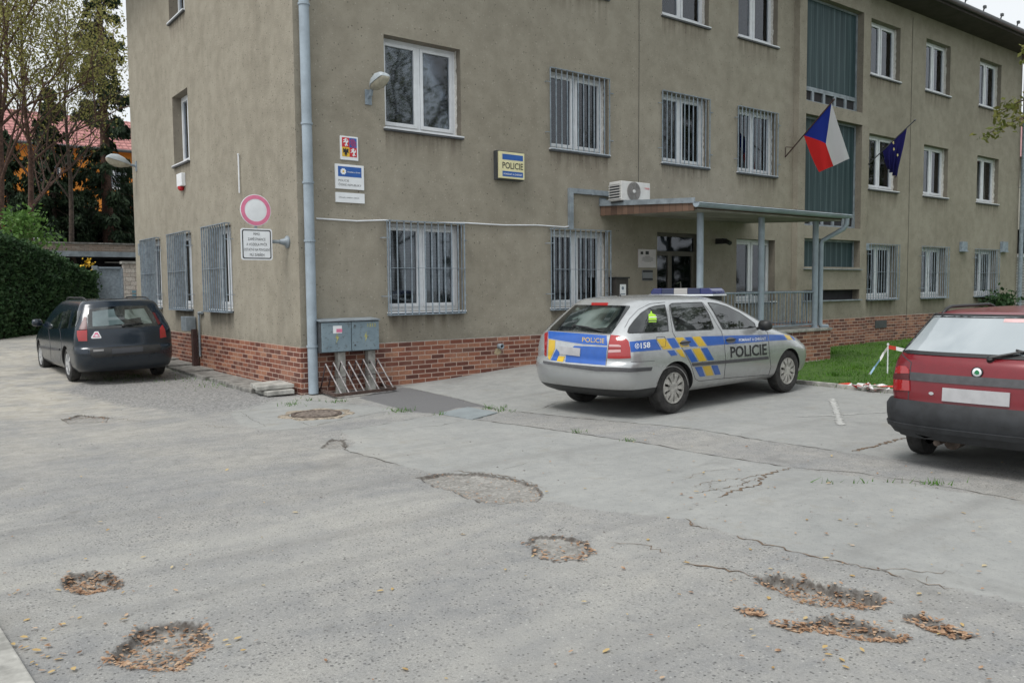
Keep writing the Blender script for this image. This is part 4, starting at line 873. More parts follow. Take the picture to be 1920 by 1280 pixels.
mb = MB(); mb.box(x0, x1, -.023, -.021, z1-.05, z1-.01); mb.box(x0, x1, -.023, -.021, z0+.01, z0+.05); mb.build('dark_band', SIGNK, t)
t, x0, x1, z0, z1 = board('letter_box', 1155, 522, 1178, 578, -.2, .2, plain('letter_box_brown', (.045, .04, .036), .5, 0, .1), 'dark brown letter box with a white notice on the wall left of the entrance', 'letter box')
mb = MB(); mb.box(x0-.02, x1+.02, -.23, 0, z1, z1+.03); mb.build('lid', BLACK, t, bevel=.004); mb = MB(); mb.box(x0+.11, x1-.07, -.2035, -.201, z1-.36, z1-.12); nt_ = mb.build('white_notice', SIGNW, t)
mb = MB(); mb.lathe((x0+(x1-x0)*.54, -.204, z1-.20), (0, -1, 0), [(0, .035), (.001, .035), (.001, 0)], 12); mb.box(x0+.13, x1-.09, -.2055, -.204, z1-.33, z1-.31); mb.build('badge', plain('grey_print', (.2, .25, .3)), t)

# air conditioner
Ya = -.72; x0 = float(onY(1165, 375, Ya)[0]); x1 = float(onY(1219, 375, Ya)[0]); zb = sl(-.5)+.20; z1 = float(onY(1190, 341, Ya)[2]); yd = .34
t = thing('air_conditioner', ((x0+x1)/2, Ya+.17, zb), 'white outdoor air conditioner with round fan grille on the canopy roof', 'air conditioner')
ACW = plain('ac_casing', (.62, .62, .60), .5, 0, .06); mb = MB(); mb.box(x0, x1, Ya, Ya+yd, zb+.03, z1); mb.build('casing', ACW, t, bevel=.015)
mb = MB(); mb.box(x0+.05, x0+.12, Ya+.04, Ya+yd, zb, zb+.03); mb.box(x1-.12, x1-.05, Ya+.04, Ya+yd, zb, zb+.03); mb.build('feet', DARKGREY, t)
fc = (x0+(x1-x0)*.42, Ya-.001, (zb+.03+z1)/2); fr_ = (z1-zb)*.44
mb = MB(); mb.lathe(fc, (0, -1, 0), [(-.002, fr_*.98), (-.002, 0)], 40); fo = mb.build('fan_opening', plain('fan_shadow', (.12, .11, .10), .6), t)
mb = MB()
for r in np.linspace(.18, 1, 13): mb.lathe(fc, (0, -1, 0), [(.002, fr_*r-.003), (.012, fr_*r-.003), (.012, fr_*r+.003), (.002, fr_*r+.003)], 40)
for k in range(6): a = pi*k/3+.3; mb.bar((fc[0]+.1*fr_*cos(a), Ya-.008, fc[2]+.1*fr_*sin(a)), (fc[0]+fr_*cos(a), Ya-.008, fc[2]+fr_*sin(a)), .006)
mb.build('fan_grille', plain('grille_grey', (.26, .25, .24), .5), t); mb = MB(); mb.lathe((fc[0], Ya-.012, fc[2]), (0, -1, 0), [(0, fr_*.2), (.01, fr_*.19), (.012, 0)], 20); mb.build('fan_hub', ACW, t)
mb = MB()
for k in range(5): a = 2*pi*k/5; mb.prism([(fc[0]+r_*fr_*cos(a+b_), fc[2]+r_*fr_*sin(a+b_)) for r_, b_ in ((.15, 0), (.9, .1), (.92, .75), (.5, .6), (.15, .8))], lambda u, v, d: (u, Ya-.0035-d, v), 0, .002)
mb.build('fan_blades', plain('fan_blade_grey', (.17, .155, .14), .5), t)
mb = MB(); mb.box(x0-.004, x0-.001, Ya+.05, Ya+yd-.02, zb+.06, z1-.06); mb.build('coil_side', DARKGREY, t); mb = MB()
for k in range(6): z = zb+.07+(z1-zb-.15)*k/5; mb.bar((x0-.012, Ya+.01, z), (x0-.012, Ya+yd, z), .014)
mb.build('side_guard', ACW, t)
text_on('TOSHIBA', fn(x0+(x1-x0)*.80, z1-.13, Ya-.003), .035, RED, t, (x1-x0)*.17, .01)
# conduits
zc0, zc1 = 2.85, 3.60; xq = 5.64
t = thing('cable_trunking', (xq, 0, 2.8), 'grey cable trunking bending from the white cable to the air conditioner', 'cable trunking'); mb = MB(); mb.box(xq-.05, xq+.05, -.07, 0, zc0-.04, zc1); mb.box(xq+.05, 7.0, -.07, 0, zc1-.1, zc1); mb.box(xq+.55, xq+.61, -.075, 0, zc1-.105, zc1+.004); mb.build('trunking', ZINC, t, bevel=.004)
mb = MB(); pts = [(.3, -.02, 2.775), (1.0, -.02, 2.765), (1.5, -.02, 2.80), (2.4, -.02, 2.795), (3.1, -.02, 2.82), (4.0, -.02, 2.815), (4.8, -.02, 2.845), (5.5, -.02, 2.835), (5.62, -.02, 2.86)]
mb.tube(pts, .013, 6); tag(mb.build('wall_cable', WHITE), 'thin white cable running along the facade above the ground floor windows', 'cable')
# street lamp heads on the walls
def wall_lamp(base, out_dir, length, rise, label, s=1.0, arm=BARS):
    t = thing('wall_lamp', base, label, 'lamp', 'street lamp heads on the building'); b = Vector(base); o = Vector(out_dir); up = Vector((0, 0, 1)); sd_ = o.cross(up)
    mb = MB(); pl = [b+sd_*u+up*v for u, v in ((-.06, -.12), (.06, -.12), (.06, .12), (-.06, .12))]; mb.add(pl+[p+o*.02 for p in pl], [(0, 1, 2, 3), (4, 5, 6, 7), (0, 1, 5, 4), (1, 2, 6, 5), (2, 3, 7, 6), (3, 0, 4, 7)])
    e = b+o*length*.4+up*rise*.55; mb.tube([b+o*.02, b+o*.08+up*.02, e], .03, 10); mb.build('bracket', arm, t)
    d = (o*cos(.25)+up*sin(.25)).normalized(); n_ = sd_; q = d.cross(n_)*-1; q = up*cos(.25)-o*sin(.25)
    L_ = .56*s; sec = [(0, .04, .04), (.1, .07, .07), (.22, .10, .10), (.3, .115, .13), (.6, .125, .16), (.86, .12, .12), (.97, .11, .06), (1, .08, .02)]; n = 14; vs = []; vb = []
    for k, (f, wv_, hv) in enumerate(sec):
        c_ = e+d*(f*L_-.03)
        for i in range(n):
            a = 2*pi*i/n; vs.append(c_+n_*wv_*s*np.sign(cos(a))*abs(cos(a))**.5+q*(hv*s*sin(a)**.6 if sin(a) > 0 else 0))
            vb.append(c_+n_*wv_*.9*s*cos(a)-q*(abs(sin(a))**.7*hv*.95*s if sin(a) < 0 else -.0))
    fs = [(k*n+i, k*n+(i+1) % n, (k+1)*n+(i+1) % n, (k+1)*n+i) for k in range(len(sec)-1) for i in range(n)]+[tuple(range(n)), tuple((len(sec)-1)*n+i for i in range(n))]
    mb = MB(); mb.add(vs, fs); mb.build('lamp_housing', plain('lamp_housing_grey', (.42, .47, .50), .5, 0, .1), t, True, auto=40)
    mb = MB(); mb.add([v-q*.004 for v in vb], fs); mb.build('lamp_glass', plain('lamp_lens', (.36, .34, .27), .25, 0, .2), t, True, auto=40)
p = onY(690, 183, 0); wall_lamp((float(p[0]), 0, float(p[2])), (.10, -.995, 0), .30, .26, 'grey street lamp head on the facade left of the large upper window', .8)
p = onX(256, 312, 0); wall_lamp((0, float(p[1]), float(p[2])), (-1, 0, 0), .45, .05, 'white street lamp head sticking out at the far left corner of the building', 1.0)
# no vehicles sign on its bracket
YS = .38; A = onY(449, 362, YS); Bq = onY(508.5, 426, YS); cx, cz = float(A[0]+Bq[0])/2, float(A[2]+Bq[2])/2; rr = float(Bq[0]-A[0])/2
t = thing('no_vehicles_sign', (cx, YS, cz-rr), 'round white sign with faded red ring held out from the wall near the corner', 'road sign')
mb = MB(); mb.lathe((cx, YS, cz), (0, -1, 0), [(0, rr), (.008, rr), (.010, rr*.95), (.010, 0)], 56); mb.build('disc', SIGNW, t, auto=30)
mb = MB(); mb.lathe((cx, YS, cz), (0, -1, 0), [(.0115, rr*.96), (.0125, rr*.96), (.0125, rr*.72), (.0115, rr*.72)], 56); mb.build('red_ring', SIGNR, t)
A = onY(450.5, 427.5, YS); Bq = onY(511, 488, YS); x0, x1, z1, z0 = float(A[0]), float(Bq[0]), float(A[2]), float(Bq[2])
mb = MB(); zb = 2.42; mb.tube([(0, YS+.04, zb), (x0+.06, YS+.04, zb)], .028, 12); mb.lathe((0, YS+.04, zb), (-1, 0, 0), [(0, .1), (.02, .1), (.05, .06), (.14, .035)], 16); mb.bar(((x0+x1)/2, YS+.02, z0+.05), ((x0+x1)/2, YS+.02, cz+rr*.7), .035); mb.build('bracket', ZINC, t, auto=40)
t = thing('supplementary_plate', ((x0+x1)/2, YS, z0), 'square white plate with black border and five lines of writing below the round sign', 'road sign')
def rrect(x0, x1, z0, z1, r, n=5): return [(cx_+r*cos(a0_+pi/2*k/n), cz_+r*sin(a0_+pi/2*k/n)) for cx_, cz_, a0_ in ((x1-r, z1-r, 0), (x0+r, z1-r, pi/2), (x0+r, z0+r, pi), (x1-r, z0+r, 1.5*pi)) for k in range(n+1)]
fy = lambda u, v, d: (u, YS-d, v)
mb = MB(); mb.prism(rrect(x0, x1, z0, z1, .035), fy, 0, .01); mb.build('plate', SIGNW, t)
mb = MB(); o_ = rrect(x0+.02, x1-.02, z0+.02, z1-.02, .03); i_ = rrect(x0+.036, x1-.036, z0+.036, z1-.036, .022); n = len(o_); mb.add([fy(u, v, .0115) for u, v in o_+i_], [(k, (k+1) % n, n+(k+1) % n, n+k) for k in range(n)]); mb.build('border', SIGNK, t)
for k, (tx, wd) in enumerate((('MIMO', .2), ('ZAMĚSTNANCE', .56), ('A VOZIDLA MVČR', .66), ('OSTATNÍ NA POVOLENÍ', .82), ('MÚ ZÁBŘEH', .46))):
    w_ = (x1-x0); text_on(tx, (lambda k: (lambda u, v: ((x0+x1)/2+u, YS-.012, z1-(z1-z0)*(.215+.165*k)+v)))(k), (z1-z0)*.088, SIGNK, t, w_*wd, .0, center=True)
# bits on the short side
p = onX(450, 292); q = onX(452, 362); mb = MB(); mb.tube([(-.03, float(p[1]), float(p[2])), (-.03, float(p[1]), float(q[2]))], .014, 8); mb.lathe((-.03, float(p[1]), float(p[2])), (0, 0, 1), [(0, .014), (.01, .022), (.03, .022), (.035, 0)], 10); tag(mb.build('wall_rod', WHITE), 'thin white vertical rod on the wall above the round sign', 'rod')
A = onX(338, 328); Bq = onX(350, 357); y0, y1 = float(Bq[1]), float(A[1]); zt1, zt0 = float(A[2]), float(Bq[2]); t = thing('alarm_siren', (0, (y0+y1)/2, zt0), 'small white alarm siren with red light under the narrow upper window', 'alarm')
mb = MB(); mb.box(-.09, 0, y0+.05, y1-.02, zt0+.1, zt1); mb.build('casing', SIGNW, t, bevel=.012); mb = MB(); mb.lathe((-.05, (y0+y1)/2+.01, zt0+.1), (0, 0, -1), [(0, .07), (.06, .06), (.09, .03), (.09, 0)], 12); mb.build('red_light', RED, t)
t = thing('meter_box', (-.2, 5.45, .1), 'small grey metal box on a brown post against the brick base', 'box')
mb = MB(); mb.box(-.22, -.02, 5.42, 5.78, .82, 1.12); mb.build('box', ZINC, t, bevel=.008); mb = MB(); mb.box(-.14, -.05, 5.22, 5.36, .0, .86); mb.build('post', BROWNM, t)
mb = MB(); mb.tube([(-.04, 5.12, 1.2), (-.04, 5.12, .3)], .022, 8); mb.tube([(-.04, 5.12, 1.2), (-.04, 4.9, 1.21)], .03, 8); mb.build('conduit', ZINC, t)
mb = MB(); mb.box(-.08, 0, 9.75, 9.86, 2.55, 2.85); tag(mb.build('wall_sensor', ZINC, bevel=.01), 'tiny grey fitting on the wall left of the leftmost barred window', 'sensor')
# vents at right, plinth plates
for px0, py0, px1, py1, lb in ((1804, 453, 1813, 471, 'small grey metal vent on the wall left of the far right barred window'), (1880, 453, 1889, 472, 'small grey metal vent on the wall right of the far right barred window'), (1622, 456, 1629, 468, 'small dark vent beside the first barred window right of the stair bay')):
    A = onY(px0, py0, -.08); Bq = onY(px1, py1, -.08); mb = MB(); mb.box(float(A[0]), float(Bq[0]), -.1, 0, float(Bq[2]), float(A[2])); mb.box(float(A[0])-.02, float(Bq[0])+.02, -.13, 0, float(Bq[2])-.02, float(Bq[2])+.01); tag(mb.build('wall_vent', BARS, bevel=.005), lb, 'vent', 'wall vents')
for px0, py0, px1, py1, nm, lb in ((1641, 601, 1662, 614, 'plinth_plate', 'flat dark plate set in the brick base behind the lawn'), (1598, 616, 1605, 627, 'plinth_plate', 'tiny dark square plate in the brick base nearer the porch')):
    A = onY(px0, py0, -.02); Bq = onY(px1, py1, -.02); mb = MB(); mb.box(float(A[0]), float(Bq[0]), -.03, -.01, float(Bq[2]), float(A[2])); tag(mb.build(nm, DARKGREY, bevel=.003), lb, 'plate')
p = onY(938, 649, -.05); mb = MB(); mb.lathe((float(p[0]), -.012, float(p[2])), (0, -1, 0), [(0, .05), (.1, .05), (.1, .03), (.06, .03)], 16); tag(mb.build('overflow_pipe', ZINC, smooth=True), 'short grey pipe end sticking out of the brick base', 'pipe')
mb = MB(); mb.prism([(-.02, -.11), (.06, -.15), (.16, -.1), (.12, -.03), (.02, -.02)], lambda u, v, d: (float(p[0])+u-.1, -.0125-d, float(p[2])+v-.02), 0, .002); tag(mb.build('missing_tile', plain('bare_mortar', (.42, .34, .22), .9, 0, .2, 20)), 'patch of bare yellow mortar where tiles are missing below the pipe end', 'patch')

# electrical cabinet
Yc = -.30; A = onY(601.5, 602, Yc); Bq = onY(711.5, 654, Yc); x0, x1 = float(A[0]), float(Bq[0]); z1 = float(A[2])-.0; z0 = float(onY(640, 660, Yc)[2]); xm = x0+(x1-x0)*.508
t = thing('electrical_cabinet', ((x0+x1)/2, -.16, 0), 'blue grey two door electrical cabinet on concrete legs beside the downspout', 'electrical cabinet')
mb = MB(); mb.box(x0, x1, Yc+.012, -.01, z0, z1-.01); mb.build('case', DARKGREY, t)
for a, b in ((x0+.008, xm-.006), (xm+.006, x1-.008)):
    mb = MB(); mb.box(a, b, Yc-.008, Yc+.012, z0+.012, z1-.03); d_ = mb.build('door', CAB, t, bevel=.004)
    yv = plain('faded_yellow', (.42, .40, .14), .7, 0, .3, 20) if 'faded_yellow' not in MATS else MATS['faded_yellow']
    cx_ = a+(b-a)*(.52); cz_ = z0+(z1-z0)*.47; mb = MB(); mb.prism([(cx_+.01, cz_+.08), (cx_-.035, cz_-.01), (cx_-.005, cz_-.01), (cx_-.02, cz_-.09), (cx_+.03, cz_+.015), (cx_, cz_+.015)], lambda u, v, d: (u, Yc-.0085-d, v), 0, .0015); mb.build('lightning_mark', yv, d_)
mb = MB(); cx_ = x0+(x1-x0)*.27; mb.box(cx_-.075, cx_+.075, Yc-.0105, Yc-.0085, z1-.20, z1-.08); mb.build('sticker', SIGNW, t); mb = MB(); mb.box(cx_-.02, cx_+.078, Yc-.0125, Yc-.0107, z1-.185, z1-.13); mb.build('red_sticker', SIGNR, t)
text_on('1212', fn(x0+(x1-x0)*.79, z1-.115, Yc-.0095), .055, MATS['faded_yellow'], t, (x1-x0)*.15, .02)
mb = MB()
for z in (z1-.09, z0+.1): mb.lathe((xm+.06, Yc-.008, z), (0, -1, 0), [(0, .014), (.006, .014), (.006, 0)], 10)
mb.build('lock', DARKGREY, t)
mb = MB(); mb.prism([(Yc-.03, z1-.012), (0, z1+.01), (0, z1+.03), (Yc-.03, z1+.008)], lambda u, v, d: (d, u, v), x0-.02, x1+.01); mb.build('lid', ZINC, t)
for px in (638, 694):
    xx = float(onY(px, 690, -.16)[0]); mb = MB(); mb.box(xx-.065, xx+.065, -.23, -.10, -.05, z0); mb.build('leg', CONC, t, bevel=.01)

# bicycle rack
Q = [np.array(gnd(*p)) for p in ((599, 737), (629.5, 748), (741, 734), (703, 724))]; bl_, fl, frr, br = Q; rz = float(gz(*fl)); br = bl_+(frr-fl)
t = thing('bicycle_rack', (*((bl_+frr)/2), rz), 'low rusty bicycle rack with leaning rods on a steel frame under the cabinet', 'bicycle rack')
RUST = plain('rusty_frame', (.085, .055, .045), .75, .1, .35, 15); ROD = plain('worn_rods', (.30, .28, .28), .5, .3, .35, 18); RODD = plain('dark_rods', (.10, .075, .08), .6, .2, .3, 18)
mb = MB(); z_ = rz+.05
for a, b in ((bl_, fl), (fl, frr), (frr, br), (br, bl_)): mb.bar((*a, z_), (*b, z_), .045, .045)
mb.build('base_frame', RUST, t)
for k in range(8):
    f = .05+k*.125; F_ = fl+(frr-fl)*(f+.05); K_ = bl_+(br-bl_)*(f-.03); M_ = (F_+K_)/2-(frr-fl)*.075; h_ = .50+.01*(k % 3)
    mb = MB(); mb.tube([(*F_, z_), (*M_, rz+h_)], .011, 6); mb.build('front_rod', ROD, t); mb = MB(); mb.tube([(*M_, rz+h_), (*K_, z_)], .011, 6); mb.build('rear_rod', RODD, t)
mb = MB(); A_ = (fl+bl_)/2-(frr-fl)*.0; B_ = (frr+br)/2; mb.tube([(*A_, rz+.27), (*B_, rz+.27)], .007, 6); mb.build('cross_rod', RODD, t)

# flags
def flag(name, label, basepx, tippx, Yt, hoist, free, n=14, eu=False):
    b = onY(*basepx, 0); tp = onY(*tippx, Yt); b = Vector(b); tp = Vector(tp); t = thing(name, tuple(b), label, 'flag', None)
    mb = MB(); mb.tube([b, tp], .016, 8); mb.lathe(tp, tuple(tp-b), [(0, .016), (.03, .03), (.06, .0)], 10); mb.tube([b, b+Vector((0, -.02, .25)), b+(tp-b)*.18], .01, 6); mb.build('pole', BROWNM if not eu else DARKGREY, t)
    H = [b+(tp-b)*h for h in hoist]; Fp = [Vector(onY(*p, yy)) for p, yy in free]
    amp = .05 if not eu else .12
    def S(s_, t_):
        p = H[0]*(1-s_)*(1-t_)+H[1]*s_*(1-t_)+Fp[0]*(1-s_)*t_+Fp[1]*s_*t_
        k = amp*(.25+t_)*sin(s_*(9 if not eu else 17)+t_*3.0)*(.2+min(1, t_*2)); return p+Vector((.75*k, .66*k, .0))-Vector((0, 0, .12*t_*(1-t_)*(1 if not eu else 0)))
    def patch(f0, f1, t0, t1, mi, name, m):
        N, K = 16, 14; vs = []
        for j in range(K+1):
            tt = t0+(t1-t0)*j/K; a, c_ = f0(tt), f1(tt)
            for i in range(N+1): vs.append(S(a+(c_-a)*i/N, tt))
        mbx = MB(); mbx.add(vs, [(j*(N+1)+i, j*(N+1)+i+1, (j+1)*(N+1)+i+1, (j+1)*(N+1)+i) for j in range(K) for i in range(N)]); return mbx.build(name, m, t, True)
    return t, S, patch
def cloth(nm, col):
    s = NT(nm); s.set(col=col, rough=.85, spec=.15); tl = s.n('BsdfTranslucent'); tl.inputs[0].default_value = (*col, 1); m = s.n('MixShader'); m.inputs[0].default_value = .3
    s.l(s.p.outputs[0], m.inputs[1]); s.l(tl.outputs[0], m.inputs[2]); s.l(m.outputs[0], s.out.inputs[0]); return s.m
YT = -1.32
t, S_, patch = flag('czech_flag', 'white, red and blue Czech flag on a slanting pole above the canopy', (1472, 295), (1562, 189), YT, (.40, .97), (((1536, 323), -.75), ((1592, 298), -1.35)))
FWt, FRd, FBl = cloth('flag_white', (.68, .68, .70)), cloth('flag_red', (.62, .03, .03)), cloth('flag_blue', (.02, .04, .28))
patch(lambda u: 0, lambda u: u, 0, .5, 0, 'red_field', FRd); patch(lambda u: 0, lambda u: .5, .5, 1, 0, 'red_field', FRd)
patch(lambda u: 1-u, lambda u: 1, 0, .5, 0, 'white_field', FWt); patch(lambda u: .5, lambda u: 1, .5, 1, 0, 'white_field', FWt)
patch(lambda u: u, lambda u: 1-u, 0, .5, 0, 'blue_wedge', FBl)
t, S_, patch = flag('european_flag', 'dark blue European flag with yellow stars hanging limp on a slanting pole', (1623, 313), (1714, 227), -1.35, (.36, .86), (((1666, 318), -.75), ((1681, 333), -1.05)), eu=True)
patch(lambda u: 0, lambda u: 1, 0, 1, 0, 'blue_field', cloth('flag_eu', (.012, .012, .085)))
mb = MB()
for px, py in ((1675, 268), (1676, 280), (1683, 291)):
    c_ = Vector(onY(px, py, -1.16)); mb.prism([(c_.x+(.05 if k % 2 else .022)*cos(pi*k/5+.3), c_.z+(.05 if k % 2 else .022)*sin(pi*k/5+.3)) for k in range(10)], lambda u, v, d: (u, c_.y-d, v), 0, .004)
mb.build('stars', cloth('flag_star', (.7, .62, .3)), t)
# ------------------------------------------------------------------ cars
from mathutils.bvhtree import BVHTree
class Car:
    """keys: rows (z, x_rear, x_front, half width, rear corner, front corner). x from the rear bumper forward, y left, z up"""
    def __init__(s, root, keys, pose, scale, paint, arches, ar=.335, p=2.6, taper=(.05, .09), dark=0):
        s.root = root; K = np.array(keys, float); t = np.arange(len(K)); tt = np.linspace(0, len(K)-1, (len(K)-1)*5+1)
        def cr(c):   # monotone cubic
            d = np.diff(c); m = np.zeros(len(c)); m[1:-1] = np.where(d[:-1]*d[1:] > 0, 2*d[:-1]*d[1:]/(d[:-1]+d[1:]+1e-12), 0); m[0], m[-1] = d[0], d[-1]
            i = np.clip(tt.astype(int), 0, len(c)-2); u = tt-i; return c[i]*(1+2*u)*(1-u)**2+m[i]*u*(1-u)**2+c[i+1]*u*u*(3-2*u)+m[i+1]*u*u*(u-1)
        s.K = np.stack([cr(K[:, j]) for j in range(6)], 1); s.p = p; s.tp = taper; s.L = K[:, 2].max()
        x, y, z, hd = pose; s.M = Matrix.Translation((x, y, z)) @ Matrix.Rotation(hd, 4, 'Z') @ Matrix.Diagonal((*scale, 1)); s.Mi = s.M.inverted(); s.pose = pose; s.scale = scale
        NRr, NS = 12, 40; vs = []; n = None
        for z_, xr, xf, w_, Rr, Rf in s.K:
            pts = []; Rr = min(Rr, (xf-xr)*.49); Rf = min(Rf, (xf-xr)*.49)
            for k in range(NRr+1): th = pi/2*k/NRr; pts.append((xr+Rr*(1-max(cos(th), 0)**(2/p)), sin(th)**(2/p)))
            xa, xb = xr+Rr, xf-Rf
            pts += [(xa+(xb-xa)*k/NS, 1) for k in range(1, NS)]
            for k in range(NRr, -1, -1): th = pi/2*k/NRr; pts.append((xf-Rf*(1-max(cos(th), 0)**(2/p)), sin(th)**(2/p)))
            q = [(a, b*w_*s.tap(a)) for a, b in pts]; q = q+[(a, -b) for a, b in q[-2:0:-1]]; n = len(q); vs += [(a, b, z_) for a, b in q]
        m = len(s.K); fs = [(j*n+i, j*n+(i+1) % n, (j+1)*n+(i+1) % n, (j+1)*n+i) for j in range(m-1) for i in range(n)]+[tuple(range(n))[::-1], tuple((m-1)*n+i for i in range(n))]
        me = bpy.data.meshes.new('body'); me.from_pydata(vs, [], fs); me.materials.append(paint); me.materials.append(BLACK)
        o = bpy.data.objects.new('body', me); COL.objects.link(o)
        bm = bmesh.new(); bm.from_mesh(me); bmesh.ops.recalc_face_normals(bm, faces=bm.faces); bm.to_mesh(me); bm.normal_update(); s.bvh = BVHTree.FromBMesh(bm); bm.free()
        for ax in arches:      # wheel arches
            for sg in (-1, 1):
                cb = MB(); yy = .95*sg; cb.lathe((ax, yy, .31), (0, -sg, 0), [(0, ar), (.52, ar)], 40); cb.add([], []); k = len(cb.v); cb.f.append(tuple(range(40))); cb.f.append(tuple(range(79, 39, -1))); cb.m += [0, 0]
                co_ = cb.build('cutter', BLACK); md = o.modifiers.new('b', 'BOOLEAN'); md.object = co_; md.operation = 'DIFFERENCE'; md.solver = 'EXACT'
                dg = bpy.context.evaluated_depsgraph_get(); dg.update(); nm = bpy.data.meshes.new_from_object(o.evaluated_get(dg)); o.modifiers.clear(); o.data = nm; bpy.data.objects.remove(co_)
        nm = o.data; nm.name = 'body'; nm.materials.clear(); nm.materials.append(paint); nm.materials.append(BLACK)
        for f in nm.polygons:
            c = f.center; f.use_smooth = True; f.material_index = 0
            for ax in arches:
                if hypot(c.x-ax, c.z-.31) < ar+.004 and abs(f.normal.y) < .75 and abs(c.y) < .93: f.material_index = 1
                if hypot(c.x-ax, c.z-.31) < ar and abs(c.y) < .5 and c.z > .1: f.material_index = 1
            if f.normal.z < -.8 and c.z < s.K[0, 0]+.02: f.material_index = 1
            if dark and c.z < dark and c.x < .93: f.material_index = 1
        nm.set_sharp_from_angle(angle=R(38)); o.parent = root; W[o.name] = np.zeros(3); s.body = o
    def tap(s, x):
        m = s.L*.52; return 1-(s.tp[0] if x < m else s.tp[1])*((x-m)/(s.L/2))**2
    def hit(s, px, py):
        o = s.Mi @ Vector(CAM); d = (s.Mi.to_3x3() @ Vector(ray(px, py))).normalized(); h = s.bvh.ray_cast(o, d)
        if h[0] is None:
            q = o + d*o.length; h = s.bvh.find_nearest(o+d*((Vector((s.L/2, 0, .7))-o).dot(d))); return Vector(h[0]), Vector(h[1])
        return Vector(h[0]), Vector(h[1])
    def side(s, x, z, sg=-1):
        h = s.bvh.ray_cast(Vector((x, 3*sg, z)), Vector((0, -sg, 0)))
        if h[0] is None: h = s.bvh.find_nearest(Vector((x, .7*sg, z)))
        return Vector(h[0]), Vector(h[1])
    def rear(s, y, z):
        h = s.bvh.ray_cast(Vector((-2, y, z)), Vector((1, 0, 0)))
        if h[0] is None: h = s.bvh.find_nearest(Vector((0, y, z)))
        return Vector(h[0]), Vector(h[1])
    def top(s, x, y):
        h = s.bvh.ray_cast(Vector((x, y, 3)), Vector((0, 0, -1))); return Vector(h[0]), Vector(h[1])
    def patch(s, name, poly, fn, off, mat, res, parent=None, mirror=False, smooth=True, under=.012):
        """sheet laid on the body: 2-D outline, fn(u, v) -> (point, normal)"""
        bm = bmesh.new(); vs = [bm.verts.new((u, v, 0)) for u, v in poly]; f = bm.faces.new(vs); bmesh.ops.triangulate(bm, faces=[f])
        us = [p[0] for p in poly]; vv = [p[1] for p in poly]
        for ax, lo, hi in ((0, min(us), max(us)), (1, min(vv), max(vv))):
            k = math.floor(lo/res)+1
            while k*res < hi-1e-6:
                co = (k*res, 0, 0) if ax == 0 else (0, k*res, 0); no = (1, 0, 0) if ax == 0 else (0, 1, 0)
                bmesh.ops.bisect_plane(bm, geom=bm.verts[:]+bm.edges[:]+bm.faces[:], plane_co=co, plane_no=no, dist=1e-7); k += 1
        return s._lay(bm, name, fn, off, mat, parent, mirror, smooth, under)
    def _lay(s, bm, name, fn, off, mat, parent, mirror, smooth, under=.012):
        be = [e for e in bm.edges if e.is_boundary]; r = bmesh.ops.extrude_edge_only(bm, edges=be) if under else {'geom': []}; lowv = {v for v in r['geom'] if isinstance(v, bmesh.types.BMVert)}
        for v in bm.verts:
            p, n = fn(v.co.x, v.co.y); v.co = p+n*(off if v not in lowv else off-under)
        bmesh.ops.recalc_face_normals(bm, faces=bm.faces)
        for f in bm.faces: f.smooth = smooth
        me = bpy.data.meshes.new(name); bm.to_mesh(me); bm.free(); me.materials.append(mat); me.set_sharp_from_angle(angle=R(40))
        o = bpy.data.objects.new(name, me); COL.objects.link(o); o.parent = parent or s.root; W[o.name] = np.zeros(3)
        if mirror:
            m2 = me.copy(); m2.transform(Matrix.Diagonal((1, -1, 1, 1))); m2.flip_normals(); o2 = bpy.data.objects.new(name, m2); COL.objects.link(o2); o2.parent = parent or s.root; W[o2.name] = np.zeros(3)
        return o
    def line(s, name, pts, fn, wd, off, mat, parent=None, mirror=False, step=None):
        bm = bmesh.new(); step = step or wd*4; Q = []
        for a, b in zip(pts[:-1], pts[1:]):
            n = max(1, int(hypot(b[0]-a[0], b[1]-a[1])/step)); Q += [(a[0]+(b[0]-a[0])*i/n, a[1]+(b[1]-a[1])*i/n) for i in range(n)]
        Q.append(pts[-1]); rows = []
        for i, q in enumerate(Q):
            a = Q[max(i-1, 0)]; b = Q[min(i+1, len(Q)-1)]; l = hypot(b[0]-a[0], b[1]-a[1]) or 1; nx, ny = -(b[1]-a[1])/l, (b[0]-a[0])/l
            rows.append([bm.verts.new((q[0]+nx*wd/2*k, q[1]+ny*wd/2*k, 0)) for k in (-1, 1)])
        for a, b in zip(rows[:-1], rows[1:]): bm.faces.new((a[0], a[1], b[1], b[0]))
        return s._lay(bm, name, fn, off, mat, parent, mirror, True, .004)
    def text(s, txt, O, U, V, mat, off, bold=.0, name='lettering', parent=None):
        """O origin px, U px at the end of the line, V px at the top of the first letter"""
        bm, wd = text_bm(txt, 1, 1, bold); h = .73/.73
        bmesh.ops.bisect_plane(bm, geom=bm.verts[:]+bm.edges[:]+bm.faces[:], plane_co=(.5, 0, 0), plane_no=(1, 0, 0), dist=1e-6)
        fn = lambda u, v: s.hit(O[0]+(U[0]-O[0])*u+(V[0]-O[0])*v, O[1]+(U[1]-O[1])*u+(V[1]-O[1])*v)
        return s._lay(bm, name, fn, off, mat, parent, False, False, 0)
    def finish(s):
        x, y, z, hd = s.pose; s.root.location = (x, y, z); s.root.rotation_euler = (0, 0, hd); s.root.scale = s.scale
